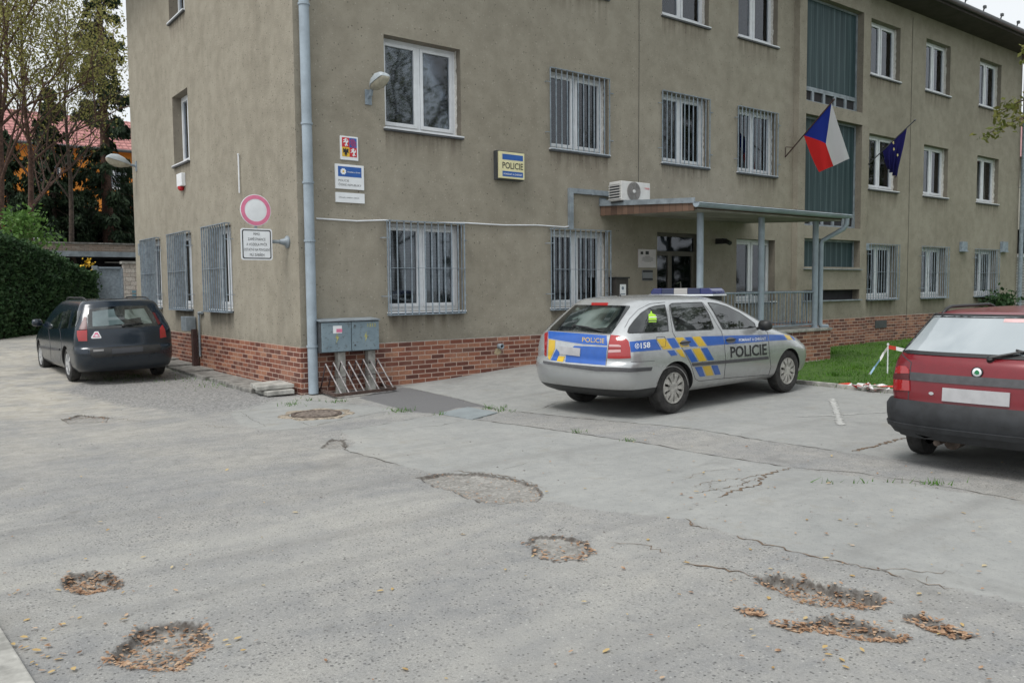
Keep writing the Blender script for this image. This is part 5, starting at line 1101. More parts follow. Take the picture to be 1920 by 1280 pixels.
def wheel(root, x, y, r, wd, sg, style, rimr=.205):
    """sg: side (-1 right, +1 left)"""
    mb = MB(); h = wd/2; c = (x, y, r)
    prof = [(-h*.75, rimr-.005), (-h*.95, rimr+.02), (-h, r*.82), (-h*.82, r*.965), (-h*.45, r*.995), (0, r), (h*.45, r*.995), (h*.82, r*.965), (h, r*.82), (h*.95, rimr+.02), (h*.75, rimr-.005)]
    mb.lathe(c, (0, sg, 0), prof, 44); ty = mb.build('wheel', RUBBER, root, True, auto=45)
    mb = MB(); mb.lathe(c, (0, sg, 0), [(h*.35, 0), (h*.35, rimr), (h*.8, rimr)], 36); mb.build('rim_back', BLACK, ty)
    mb = MB(); e = h*.78; n = 5 if style == 'alloy' else 10
    mb.lathe(c, (0, sg, 0), [(e, rimr), (e+.012, rimr-.005), (e+.008, rimr*.90), (e-.02, rimr*.88), (e-.03, rimr)], 40)
    mb.lathe(c, (0, sg, 0), [(e-.03, rimr*.38), (e+.006, rimr*.36), (e+.012, rimr*.2), (e+.012, 0)], 24)
    for k in range(n):
        a = 2*pi*k/n; da = (.235 if style != 'alloy' else .26)
        P = []
        for rr_, dd, ee in ((rimr*.32, da*1.25, e+.006), (rimr*.62, da*.8, e+.012), (rimr*.91, da*.95, e+.006)):
            for q in (-1, 1):
                P.append((x+rr_*cos(a+q*dd), y+sg*ee, r+rr_*sin(a+q*dd)))
        P2 = [(p[0], p[1]-sg*.03, p[2]) for p in P]
        mb.add(P+P2, [(0, 1, 3, 2), (2, 3, 5, 4), (0, 2, 8, 6), (2, 4, 10, 8), (1, 3, 9, 7), (3, 5, 11, 9)])
    mb.build('hubcap' if style != 'alloy' else 'alloy_rim', HUBCAP if style != 'alloy' else ALLOY, ty, bevel=0)
def mirror_(car, x, y, z, mat, sg):
    mb = MB(); n = 14; vs = []; secs = [(-.05, .0, .0), (-.045, .075, .055), (0, .10, .075), (.06, .09, .07), (.11, .05, .04), (.125, 0, 0)]
    for dx, a, b in secs:
        for i in range(n): t = 2*pi*i/n; vs.append((x+dx, y+sg*.09+a*np.sign(cos(t))*abs(cos(t))**.7, z+b*np.sign(sin(t))*abs(sin(t))**.7))
    mb.add(vs, [(k*n+i, k*n+(i+1) % n, (k+1)*n+(i+1) % n, (k+1)*n+i) for k in range(len(secs)-1) for i in range(n)]); mb.bar((x+.03, y+sg*.03, z-.03), (x+.03, y-sg*.10, z-.06), .05, .035)
    o = mb.build('wing_mirror', mat, car.root, True, auto=60); return o
def roof_rails(car, xs, yo, h, mat):
    for sg in (-1, 1):
        x0, x1 = xs; mb = MB(); pts = []
        for k in range(15):
            u = k/14; x = x0+(x1-x0)*u; p, n = car.top(x, sg*yo*(1-.06*abs(u-.5))); lift = h*min(1, math.sin(pi*min(max(u, .0), 1))*3.2)
            pts.append((p.x, p.y, p.z-.01+lift))
        mb.tube(pts, .016, 8); mb.build('roof_rail', mat, car.root, True)
def wiper(car, piv, tip, mat, fn):
    p, n = fn(*piv); q, m = fn(*tip); mb = MB(); a = p+n*.03; b = (p+q)/2+n*.05; c = q+m*.02
    mb.lathe(p, n, [(0, .03), (.03, .025), (.04, 0)], 12); mb.tube([a, b, c], [.014, .010, .006], 6)
    p2, n2 = fn(piv[0]+(tip[0]-piv[0])*.18, piv[1]+(tip[1]-piv[1])*.18); mb.tube([p2+n2*.018, (p2+q)/2+n*.022, q+m*.012], .006, 5); mb.build('wiper', mat, car.root)
def ngon(cx, cy, r, n=16, ry=None): ry = ry or r; return [(cx+r*cos(2*pi*k/n), cy+ry*sin(2*pi*k/n)) for k in range(n)]

# ---- police estate
root = thing('police_car', (0, 0, 0), 'silver police estate car with blue and yellow stripes and a blue light bar', 'car', None)
S_ = (1.137, 1.0, 1.045); hd = R(5.43); yo = .80*S_[1]; rx = 1.08*S_[0]
RH = np.array(onZ(1260.4, 726, .01+.317*S_[2])[:2]); hv = np.array([cos(hd), sin(hd)]); lv = np.array([-sin(hd), cos(hd)]); O = RH + lv*yo - hv*rx
PK = [(.245, .26, 4.34, .77, .30, .40), (.30, .13, 4.46, .83, .32, .55), (.38, .05, 4.53, .862, .34, .62), (.50, .01, 4.57, .878, .36, .70), (.60, .0, 4.56, .885, .36, .72), (.66, .02, 4.52, .886, .34, .75), (.70, .05, 4.45, .885, .32, .78), (.78, .055, 4.30, .88, .30, .8), (.86, .065, 4.02, .868, .30, .75), (.93, .08, 3.72, .85, .30, .65), (.975, .10, 3.52, .832, .30, .55),
      (1.02, .135, 3.40, .81, .30, .50), (1.12, .235, 3.18, .762, .30, .45), (1.24, .37, 2.90, .70, .30, .42), (1.34, .49, 2.64, .64, .30, .42), (1.39, .55, 2.48, .595, .28, .45), (1.42, .60, 2.34, .545, .28, .5), (1.445, .74, 2.12, .46, .30, .5), (1.46, .98, 1.90, .33, .30, .4), (1.468, 1.25, 1.66, .14, .15, .15)]
PK = [(a, b+.115, c_, d, e, f) for a, b, c_, d, e, f in PK]
C_ = Car(root, PK, (float(O[0]), float(O[1]), .005, hd), S_, SILVER, (1.08, 3.66), ar=.345, p=2.9, dark=.355)
z_ = lambda l: [(a/3.5556+980, b/3.5556+530) for a, b in l]
H = C_.hit
def pp(name, l, mat, off=.003, mirror=False, par=None, res=3, raw=False, under=.006): return C_.patch(name, l if raw else z_(l), H, off, mat, res, par, mirror, under=under)
QW = [(703, 326), (712, 298), (745, 253), (790, 205), (840, 173), (880, 160), (942, 152), (958, 220), (967, 320), (840, 328), (712, 333)]
RW = [(984, 150), (1000, 142), (1190, 135), (1235, 210), (1269, 300), (1258, 308), (1022, 317), (1000, 232)]
FW_ = [(1238, 137), (1290, 142), (1360, 162), (1440, 200), (1500, 240), (1540, 270), (1548, 293), (1470, 302), (1337, 306), (1312, 260), (1276, 195)]
for q in (QW, RW, FW_): pp('side_window', q, CARGLASS, .004, True)
cen = lambda l: (sum(p[0] for p in l)/len(l), sum(p[1] for p in l)/len(l))
for q in (QW, RW, FW_):
    cx_, cy_ = cen(q); ql = z_([(cx_+(a-cx_)*1.025, cy_+(b-cy_)*1.04) for a, b in q]); C_.line('window_seal', ql+[ql[0]], H, 1.6, .0035, BLACK, None, True)
# vest in the luggage window
pp('hi_vis_vest', [(838, 212), (850, 203), (852, 190), (858, 190), (862, 205), (885, 215), (893, 248), (838, 250)], GREENV, .0052, under=.001); pp('vest_stripe', [(840, 228), (892, 226), (892, 232), (840, 234)], SIGNW, .006, under=.001); pp('vest_lettering', [(838, 258), (890, 256), (890, 262), (838, 264)], MATS['hi_vis'], .0052, under=.001)
# rear window with dark surround
RWp = [(352, 148), (520, 150), (715, 155), (716, 163), (590, 341), (545, 337), (350, 323), (200, 318), (178, 318), (190, 300), (300, 195)]
pp('rear_window', RWp, CARGLASS, .004)
pp('rear_window_painted_tone', [(365, 165), (660, 170), (640, 215), (560, 300), (430, 310), (270, 290), (290, 240)], CARGLASSG, .0052, under=.001)
pp('brake_light', [(462, 137), (572, 137), (568, 155), (460, 153)], TAILR, .012, under=.02)
wiper(C_, z_([(345, 296)])[0], z_([(545, 334)])[0], BLACK, H)
for nm, l, m in (('tail_light', [(590, 350), (640, 355), (690, 375), (707, 392), (716, 440), (720, 502), (640, 506), (568, 504), (578, 400)], TAILR),): pp(nm, l, m, .010, False, under=.02)
for l in ([(582, 412), (640, 413), (657, 420), (656, 428), (578, 426)], [(576, 448), (655, 446), (656, 462), (574, 466)]): pp('reflector', l, TAILC, .0125, under=.003)
C_.line('lamp_divider', z_([(572, 440), (658, 438)]), H, .8, .0125, TAILK)
pp('tail_light', [(150, 340), (170, 330), (164, 400), (158, 490), (150, 480)], TAILR, .012, under=.02)
# markings
for l, m in (([(712, 393), (885, 376), (925, 446), (722, 462)], CBLUE), ([(893, 376), (948, 372), (995, 438), (938, 444)], CYEL), ([(960, 371), (1010, 368), (1048, 430), (1000, 437)], CBLUE), ([(1018, 366), (1068, 364), (1110, 425), (1056, 430)], CYEL),
             ([(1080, 364), (1122, 361), (1168, 424), (1118, 426)], CBLUE), ([(1130, 361), (1180, 358), (1224, 420), (1176, 424)], CYEL), ([(1190, 358), (1338, 354), (1345, 411), (1232, 420)], CBLUE), ([(1342, 354), (1632, 346), (1640, 388), (1349, 411)], CBLUE), ([(1637, 346), (1738, 347), (1763, 380), (1645, 388)], CBLUE),
             ([(1743, 347), (1775, 352), (1800, 378), (1769, 380)], CYEL), ([(1782, 355), (1800, 360), (1818, 385), (1806, 382)], CBLUE),
             ([(963, 453), (1008, 448), (1032, 481), (990, 487)], CBLUE), ([(1020, 446), (1060, 444), (1084, 497), (1056, 490)], CYEL), ([(1076, 449), (1120, 441), (1168, 525), (1126, 530)], CBLUE), ([(1130, 440), (1180, 436), (1224, 519), (1178, 524)], CYEL), ([(1188, 436), (1230, 432), (1276, 514), (1235, 518)], CBLUE),
             ([(1146, 562), (1192, 558), (1216, 622), (1180, 626)], CBLUE), ([(1198, 556), (1250, 552), (1273, 615), (1225, 620)], CYEL), ([(1257, 551), (1298, 548), (1320, 610), (1282, 614)], CBLUE)): pp('blue_stripe' if m is CBLUE else 'yellow_stripe', l, m, .0025, under=.001)
for l, m in (([(172, 322), (395, 340), (560, 352), (565, 420), (400, 412), (172, 372)], CBLUE), ([(175, 378), (218, 384), (215, 440), (180, 515), (170, 500)], CYEL), ([(225, 440), (250, 470), (225, 520), (188, 515)], CBLUE), ([(240, 488), (282, 492), (268, 528), (228, 522)], CYEL), ([(345, 420), (563, 428), (552, 550), (285, 528), (290, 480), (345, 478)], CBLUE)): pp('blue_stripe' if m is CBLUE else 'yellow_stripe', l, m, .0025, under=.001)
pp('number_plate', [(250, 424), (388, 436), (384, 490), (250, 474)], PLATE, .012, under=.016)
zz_ = lambda a, b: z_([(a, b)])[0]
C_.text('POLICIE', zz_(398, 393), zz_(545, 402), zz_(399, 362), CYEL, .004, .0); C_.text('158', zz_(786, 437), zz_(850, 430), zz_(784, 400), SIGNW, .004, .02)
C_.line('phone_symbol', z_([(762+13*cos(t_), 421+17*sin(t_)) for t_ in np.linspace(0, 6.28, 14)]), H, .9, .004, SIGNW); C_.line('phone_symbol', z_([(768, 410), (759, 421), (764, 432)]), H, 1.3, .004, SIGNW)
C_.text('POMÁHAT A CHRÁNIT', zz_(1441, 391), zz_(1621, 381), zz_(1440, 372), SIGNW, .004, .012); C_.text('POLICIE', zz_(1386, 497), zz_(1628, 477), zz_(1383, 424), SIGNK, .004, .02)
# trim, bumper lines, seams, handles
TRIM = plain('dark_trim', (.07, .07, .075), .6, 0, .15, 10)
pp('rubbing_strip', [(1128, 535), (1348, 516), (1348, 536), (1132, 555)], TRIM, .014, True, under=.016); pp('rubbing_strip', [(1352, 515), (1633, 490), (1636, 508), (1352, 536)], TRIM, .014, True, under=.016)
pp('bumper_strip', [(498, 560), (720, 568), (862, 562), (852, 585), (720, 594), (495, 588), (175, 545), (140, 535), (142, 522), (330, 545)], TRIM, .014, under=.016)
SEAM = plain('panel_gap', (.05, .05, .055), .8)
for l in ([(975, 150), (985, 230), (1000, 330), (1040, 400), (1085, 470), (1120, 540), (1150, 640), (1175, 655), (1345, 636)], [(1200, 132), (1250, 200), (1290, 270), (1325, 325), (1345, 400), (1352, 500), (1350, 560), (1342, 636), (1345, 636), (1640, 612), (1655, 560), (1648, 500), (1640, 400), (1632, 330), (1600, 305)], [(680, 300), (712, 240), (770, 180), (850, 140), (950, 130)]):
    C_.line('panel_gap', z_(l), H, .85, .0012, SEAM, None, True)
C_.line('panel_gap', z_([(722, 528), (800, 525), (880, 520)]), H, .8, .0012, SEAM); C_.line('panel_gap', z_([(172, 316), (300, 325), (430, 333), (586, 345), (570, 430), (555, 555)]), H, .9, .0012, SEAM); C_.line('panel_gap', z_([(172, 372), (280, 392), (400, 410), (566, 421)]), H, .8, .004, SILVER)
C_.line('fuel_flap_gap', z_([(893, 362), (944, 360), (955, 378), (950, 425), (912, 428), (893, 400), (893, 362)]), H, .5, .0035, SEAM)
for l in ([(1045, 399), (1108, 391), (1110, 399), (1047, 408)], [(1353, 379), (1412, 374), (1412, 382), (1355, 388)]):
    hc = cen(l); C_.patch('handle_recess_shade', ngon(*zz_(hc[0]+3, hc[1]+2), 8.5, 16, 5.6), H, .004, plain('recess_shade', (.18, .18, .19), .5), 3, None, False, under=.001); pp('door_handle', l, BLACK, .03, True, under=.03)  # flush grey patch: shade of the handle hollow put into its colour
C_.line('arch_lip', [(1260.6+(29.5)*cos(a), 725+38.5*sin(a)) for a in np.linspace(pi*1.02, pi*1.99, 22)], H, 1.0, .004, plain('lip_grey', (.3, .3, .29), .5), None, True)
p_, n_ = H(*zz_(1560, 296)); mirror_(C_, p_.x-.02, -abs(p_.y)-.05, p_.z+.03, BLACK, -1); mirror_(C_, p_.x-.02, abs(p_.y)+.05, p_.z+.03, BLACK, 1)
for x in (1.08, 3.66):
    for sg in (-1, 1): wheel(root, x, sg*.745, .317, .19, sg, 'cap', .198)
# light bar
a_, _ = H(1200, 556); xb = 2.36; zb = C_.top(xb, 0)[0].z+.035; mb = MB()
segs = [(-.56, -.34, BEACB), (-.34, -.12, BEACD), (-.12, .12, BEACW), (.12, .34, BEACD), (.34, .56, BEACB)]
mb.box(xb-.14, xb+.14, -.50, .50, zb-.075, zb-.008); mb.build('light_bar_foot', BLACK, root, bevel=.008)
mb = MB(); mb.box(xb-.155, xb+.155, -.565, .565, zb-.008, zb+.012); mb.build('light_bar_base', SIGNW, root, bevel=.004)
for a, b, m in segs:
    mb = MB(); e = .05 if abs(a) > .5 or abs(b) > .5 else 0
    if abs(a) > .5: mb.prism([(a+.01, zb+.012), (b, zb+.012), (b, zb+.10), (a+.07, zb+.10), (a+.02, zb+.06)], lambda u, v, d: (d, u, v), xb-.145, xb+.145)
    elif abs(b) > .5: mb.prism([(a, zb+.012), (b-.01, zb+.012), (b-.02, zb+.06), (b-.07, zb+.10), (a, zb+.10)], lambda u, v, d: (d, u, v), xb-.145, xb+.145)
    else: mb.box(xb-.145, xb+.145, a, b, zb+.012, zb+.10)
    mb.build('beacon' if m is not BEACW else 'clear_section', m, root, bevel=.012)
p_, _ = C_.top(1.0, .0); mb = MB(); mb.lathe(p_, (0, 0, 1), [(0, .02), (.02, .012), (.03, .006)], 8); mb.tube([p_, p_+Vector((-.25, 0, .05))], .004, 5); mb.build('aerial', BLACK, root)
C_.finish()

# ---- dark green estate
root = thing('parked_car', (0, 0, 0), 'dark green estate car with roof rails parked beside the barred short side of the building', 'car')
S_ = (1.06, .97, 1.0); hd = R(91.2); g = float(T(-1.8, 5))
GK = [(.20, .20, 4.40, .78, .30, .40), (.27, .10, 4.50, .84, .32, .55), (.38, .03, 4.57, .87, .34, .62), (.52, .0, 4.60, .882, .36, .70), (.60, .02, 4.58, .885, .34, .72), (.66, .07, 4.52, .885, .30, .75), (.76, .08, 4.32, .882, .28, .78), (.86, .09, 4.0, .872, .26, .75), (.94, .11, 3.70, .855, .25, .65), (1.0, .14, 3.50, .835, .25, .55),
      (1.08, .19, 3.32, .80, .25, .48), (1.20, .26, 3.02, .765, .25, .45), (1.31, .33, 2.75, .72, .25, .42), (1.39, .38, 2.55, .68, .22, .42), (1.435, .42, 2.42, .63, .22, .45), (1.462, .50, 2.3, .56, .24, .4), (1.478, .7, 2.05, .42, .3, .4), (1.485, 1.0, 1.8, .2, .2, .2)]
RC = np.array([-2.56, 4.40]); O = (RC[0]+.79, RC[1]-.95*S_[0])
C_ = Car(root, GK, (float(O[0]), float(O[1]), g, hd), S_, GREENP, (.95, 3.62), ar=.335, p=2.7)
H = C_.hit; z_ = lambda l: [(a/6.4+40, b/6.4+540) for a, b in l]
pp('rear_window', [(795, 258), (930, 236), (1180, 216), (1500, 212), (1560, 280), (1640, 420), (1655, 445), (1300, 468), (1000, 488), (800, 492)], CARGLASS, .004, res=2)
pp('rear_window_painted_tone', [(852, 285), (1110, 250), (1130, 330), (1240, 430), (1000, 455), (855, 462)], CARGLASST, .0052, res=2, under=.001); pp('rear_window_painted_tone', [(1240, 262), (1470, 245), (1570, 420), (1450, 430), (1430, 350), (1290, 375), (1240, 370)], CARGLASSG, .0052, res=2, under=.001)  # reflections painted as lighter tones over the dark pane
for l in ([(595, 474), (648, 472), (682, 400), (722, 285), (715, 272), (650, 272), (638, 305)], [(470, 485), (560, 480), (595, 300), (600, 262), (560, 262), (530, 285), (500, 350)], [(330, 492), (440, 486), (490, 360), (520, 280), (490, 285), (430, 330), (350, 420)]): pp('side_window', l, CARGLASS, .004, True, res=2)
pp('tail_light', [(672, 512), (790, 506), (792, 636), (690, 636), (672, 570)], TAILR, .012, res=2, under=.02); pp('tail_light_upper', [(690, 500), (790, 500), (780, 350), (755, 350), (725, 420)], TAILK, .010, res=2, under=.018)
pp('tail_light', [(1660, 480), (1690, 440), (1720, 500), (1735, 585), (1665, 600)], TAILR, .012, res=2, under=.02); pp('tail_light_upper', [(1640, 440), (1670, 430), (1600, 300), (1570, 290)], TAILK, .010, res=2, under=.018)
pp('plate_recess', [(825, 722), (1020, 710), (1660, 672), (1680, 700), (1660, 770), (1020, 828), (880, 838), (825, 800)], BLACK, .003, res=2, under=.001)
pp('number_plate', [(1090, 730), (1460, 706), (1460, 760), (1090, 790)], plain('plate_dull', (.035, .038, .045), .5), .012, res=2, under=.012)
pp('warning_sticker', [(880, 522), (922, 520), (962, 590), (955, 602), (845, 606), (835, 592)], SIGNW, .0055, res=2, under=.002); pp('sticker_mark', [(885, 535), (915, 533), (943, 585), (855, 590)], SIGNR, .0075, res=2, under=.001); pp('sticker_mark', [(870, 568), (905, 556), (930, 575), (900, 582)], SIGNW, .009, res=2, under=.001)
pp('bumper_strip', [(545, 735), (700, 740), (802, 735), (812, 790), (720, 797), (560, 790)], GREENP, .014, res=2, under=.02)
pp('badge', [(862, 742), (990, 735), (990, 756), (864, 765)], plain('badge_grey', (.2, .2, .2), .4), .008, res=2, under=.003)
C_.line('panel_gap', z_([(795, 500), (1000, 494), (1300, 475), (1655, 450)]), H, .6, .0015, SEAM); C_.line('panel_gap', z_([(795, 505), (797, 640), (820, 720)]), H, .6, .0015, SEAM); C_.line('chrome_edge', z_([(820, 800), (870, 845), (1020, 838), (1640, 780), (1680, 740), (1678, 700)]), H, .8, .006, GREENP)
for l in ([(325, 495), (340, 600), (350, 730), (355, 860)], [(460, 485), (475, 600), (485, 700), (470, 870)]): C_.line('panel_gap', z_(l), H, .5, .0015, SEAM, None, True)
pp('rubbing_strip', [(215, 690), (355, 712), (352, 738), (225, 716)], TRIM, .014, True, res=2, under=.014); pp('rubbing_strip', [(360, 713), (460, 726), (460, 750), (357, 740)], TRIM, .014, True, res=2, under=.014)
for x in (.95, 3.62):
    for sg in (-1, 1): wheel(root, x, sg*.745, .31, .19, sg, 'alloy', .2)
p_, n_ = H(*z_([(285, 470)])[0]); mirror_(C_, 3.12, .86, 1.0, GREENP, 1); mirror_(C_, 3.12, -.86, 1.0, GREENP, -1)
roof_rails(C_, (.62, 2.35), .56, .05, BLACK); wiper(C_, (.05, 1.0), (-.3, 1.03), BLACK, C_.rear); C_.finish()

# ---- red estate
root = thing('parked_car', (0, 0, 0), 'red estate car with black bumper, cut by the right edge of the photo', 'car')
hd = R(5); S_ = (1.0, 1.0, 1.0)
RK = [(.26, .24, 4.0, .72, .25, .40), (.30, .10, 4.1, .77, .26, .50), (.38, .035, 4.16, .81, .28, .60), (.50, .0, 4.2, .83, .30, .65), (.58, .0, 4.2, .83, .30, .65), (.605, .035, 4.16, .805, .28, .68), (.70, .045, 4.10, .812, .26, .7), (.80, .055, 3.85, .812, .26, .7), (.90, .075, 3.5, .80, .25, .6), (.97, .10, 3.32, .785, .25, .5),
      (1.02, .14, 3.2, .765, .25, .45), (1.12, .24, 3.0, .72, .25, .42), (1.24, .36, 2.72, .665, .25, .4), (1.33, .45, 2.5, .62, .24, .4), (1.375, .50, 2.36, .585, .24, .42), (1.40, .58, 2.25, .53, .26, .4), (1.42, .78, 2.05, .42, .28, .4), (1.432, 1.05, 1.85, .25, .25, .3), (1.436, 1.3, 1.6, .1, .1, .1)]
C_ = Car(root, RK, (2.10, -9.13, -.005, hd), S_, REDP, (.82, 3.27), ar=.315)
H = C_.hit; z_ = lambda l: [(a/4.128+1640, b/4.128+560) for a, b in l]; ex = lambda l: z_(l)
RR = C_.rear
W0 = C_.patch('rear_window', [(-.70, 1.035), (.70, 1.035), (.555, 1.345), (.52, 1.36), (-.52, 1.36), (-.555, 1.345)], RR, .006, CARGLASS_SKY, .08)
C_.line('window_seal', [(-.70, 1.035), (.70, 1.035), (.555, 1.345), (.52, 1.36), (-.52, 1.36), (-.555, 1.345), (-.70, 1.035)], RR, .03, .0075, BLACK, None, False, .06)
C_.patch('spoiler_lip', [(-.57, 1.362), (.57, 1.362), (.565, 1.374), (-.565, 1.374)], RR, .012, BLACK, .06, under=.015)
C_.patch('trim_band', [(-.56, .795), (.56, .795), (.56, .865), (-.56, .865)], RR, .008, TRIM, .06)
for nm, l, m in (('tail_light_upper', [(163, 577), (172, 532), (200, 519), (245, 522), (266, 545), (270, 578)], TAILR), ('tail_light_band', [(155, 580), (270, 581), (271, 629), (148, 616)], TAILK), ('tail_light', [(134, 619), (272, 632), (275, 712), (127, 703)], TAILR)):
    C_.patch(nm, z_(l), H, .010, m, 3, under=.02)
for nm, l, m in (('tail_light', [(-.585, .70), (-.74, .70), (-.74, .80), (-.585, .80)], TAILR), ('tail_light_band', [(-.585, .80), (-.74, .80), (-.73, .855), (-.585, .855)], TAILK), ('tail_light_upper', [(-.585, .855), (-.73, .855), (-.71, .925), (-.60, .935)], TAILR)): C_.patch(nm, l, RR, .010, m, .04, under=.02)
for sg in (-1, 1):
    for l in ([(.62, 1.03), (1.05, 1.03), (1.05, 1.33), (.90, 1.33)], [(1.12, 1.03), (1.95, 1.03), (1.85, 1.34), (1.12, 1.34)], [(2.0, 1.03), (2.95, 1.03), (2.45, 1.32), (1.92, 1.34)]): C_.patch('side_window', l, lambda u, v, sg=sg: C_.side(u, v, sg), .004, CARGLASS, .1)
    C_.line('panel_gap', [(.57, .60), (.57, .95), (.72, 1.02)], lambda u, v, sg=sg: C_.rear(sg*u, v), .008, .002, SEAM)
# black bumper
BMP = plain('black_bumper', (.022, .024, .027), .65, 0, .25, 8)
n = 34
def bump(u, v):
    if abs(u) <= .72: return C_.rear(u, v)
    s_ = abs(u)-.72; p, q = C_.side(.05+s_, v, 1 if u > 0 else -1); return p, q
C_.patch('rear_bumper', [(-1.1, .33), (-.6, .30), (.6, .30), (1.1, .33), (1.12, .60), (-1.12, .60)], bump, .030, BMP, .06, under=.06)
C_.patch('bumper_step', [(-1.0, .375), (1.0, .375), (1.0, .415), (-1.0, .415)], bump, .045, BMP, .06, under=.02)
C_.patch('number_plate', [(-.26, .64), (.26, .64), (.26, .755), (-.26, .755)], RR, .022, PLATE, .1, under=.02)
# emblem, oval sticker, aerial, wiper, rails
p_, n_ = RR(0, .905); mb = MB(); mb.lathe(p_, (-1, 0, .05), [(.0, .046), (.012, .046), (.014, .036)], 24); mb.build('emblem_ring', BLACK, root, True); mb = MB(); mb.lathe(p_, (-1, 0, .05), [(.0125, .037), (.018, .035), (.02, 0)], 24); em = mb.build('emblem', SIGNW, root, True)
mb = MB(); xq = p_.x-.021; mb.add([(xq, p_.y+a, p_.z+b) for a, b in ((-.022, -.012), (.0, -.02), (.02, -.008), (.012, .012), (-.004, .024), (-.02, .010))], [(0, 1, 2, 3, 4, 5)]); mb.build('green_mark', GREENB, root)
C_.patch('oval_sticker', ngon(-.47, .70, .082, 24, .052), RR, .006, SIGNW, .04); bm_, wd_ = text_bm('CZ', .05, .075, .02); C_._lay(bm_, 'lettering', lambda u, v: RR(-.43-u, .676+v), .009, SIGNK, None, False, False, 0)
C_.patch('badge', ngon(.36, .695, .022, 10, .014), RR, .006, CHROME, .04)
C_.patch('high_brake_light', [(-.27, 1.315), (-.08, 1.315), (-.08, 1.345), (-.27, 1.345)], RR, .008, plain('pale_pink', (.6, .4, .4), .4), .08, under=.003)
def wp(a, b): return RR(a, b)
wiper(C_, (-.08, 1.01), (-.52, 1.10), BLACK, wp); mb = MB(); p1, n1 = RR(-.25, 1.085); p2, n2 = RR(-.75, 1.08); mb.tube([p1+n1*.02, (p1+p2)/2+n1*.035, p2+n2*.02], .010, 6); mb.build('wiper_blade', BLACK, root)
p_, _ = C_.top(.68, -.33); mb = MB(); mb.lathe(p_-Vector((0, 0, .01)), (0, 0, 1), [(0, .028), (.03, .02), (.05, .008)], 10); mb.tube([p_+Vector((0, 0, .03)), p_+Vector((-.16, .05, .42))], [.006, .0035], 5); mb.build('aerial', BLACK, root)
roof_rails(C_, (.62, 2.1), .50, .045, BLACK)
for x in (.82, 3.27):
    for sg in (-1, 1): wheel(root, x, sg*.70, .285, .165, sg, 'cap', .18)
mb = MB(); mb.tube([(.12, .33, .25), (.5, .34, .25)], .028, 10); mb.tube([(.4, .30, .22), (.9, .3, .24)], .07, 12); mb.build('exhaust_pipe', IRON, root, True, auto=50)
mb = MB(); mb.box(.7, .9, -.62, .62, .22, .30); mb.build('rear_axle', BLACK, root)
C_.finish()
# ------------------------------------------------------------------ vegetation
def leafcloud(P, size, nm, mat, parent, aspect=.6, droop=0.0, dirs=None, jitter=1.0, origin=(0, 0, 0)):
    P = np.asarray(P, float); n = len(P); a = NR.randn(n, 3) if dirs is None else dirs+NR.randn(n, 3)*.35*jitter; a[:, 2] -= droop; a /= np.linalg.norm(a, axis=1)[:, None]
    b = np.cross(a, NR.randn(n, 3)); b /= np.linalg.norm(b, axis=1)[:, None]+1e-9; s_ = size*(.55+.9*NR.rand(n))[:, None]
    V = np.stack([P-a*s_*.5, P+b*s_*aspect*.5, P+a*s_*.5, P-b*s_*aspect*.5], 1).reshape(-1, 3)
    return npmesh(nm, V, np.arange(4*n).reshape(n, 4), mat, parent, origin=origin)
def limb(mb, a, d, L_, r0, depth, ends, rnd, up=.25, spread=.6, kids=3, seg=5, taper=.65, wob=.12):
    pts = [Vector(a)]; d = Vector(d).normalized(); rs = [r0]
    for k in range(seg):
        d = (d+Vector((rnd.gauss(0, wob), rnd.gauss(0, wob), rnd.gauss(0, wob)+up*.06))).normalized(); pts.append(pts[-1]+d*L_/seg); rs.append(r0*(1-(1-taper*.5)*(k+1)/seg))
    mb.tube(pts, rs, 6 if r0 > .04 else 4, cap=False)
    if depth == 0: ends += [tuple(p) for p in pts[1:]]; return
    for k in range(kids):
        f = .35+.65*(k+rnd.random()*.6)/kids; i = min(seg-1, int(f*seg)); p = pts[i]+(pts[i+1]-pts[i])*rnd.random(); az = rnd.random()*2*pi
        nd = (d*(1-spread*.5)+Vector((cos(az), sin(az), rnd.uniform(-.1, .7)*up*2))*spread).normalized(); limb(mb, p, nd, L_*rnd.uniform(.5, .72), max(.004, r0*rnd.uniform(.4, .55)), depth-1, ends, rnd, up, spread, kids, seg, taper, wob)
def broadleaf(name, base, h, r0, label, leafmat, bark, seed, leaves=5, lsize=.14, depth=3, group=None, up=.5, spread=.7, lean=(0, 0), kids=4, limbs=9, cat='tree', first=.25, spreadr=.25, lenf=.34, lz=0):
    rnd = random.Random(seed); t = thing(name, base, label, cat, group); mb = MB(); ends = []; b = Vector(base); pts = [b-Vector((0, 0, .2))]; n = 8; rs = [r0*1.25]
    for k in range(1, n+1): pts.append(b+Vector((lean[0]*k/n+rnd.gauss(0, .03)*h*.15, lean[1]*k/n+rnd.gauss(0, .03)*h*.15, h*.85*k/n))); rs.append(r0*(1-.82*k/n))
    mb.tube(pts, rs, 10, cap=False)
    for k in range(limbs):
        f = first+(1-first)*(k+rnd.random())/limbs; i = min(n-1, int(f*n)); p = pts[i]+(pts[i+1]-pts[i])*rnd.random(); az = k*2.4+rnd.random(); limb(mb, p, (cos(az)*spread, sin(az)*spread, .35+up*f), h*lenf*(1.15-.6*f), r0*.45*(1-.6*f), depth-1, ends, rnd, up, spread, kids)
    mb.build('trunk', bark, t, True); E_ = np.array(ends); P = np.repeat(E_, leaves, 0); P = P+NR.randn(len(P), 3)*spreadr; P = P[(P[:, 2] > lz) | (NR.rand(len(P)) < .12)]; leafcloud(P, lsize, 'crown', leafmat, t); return t
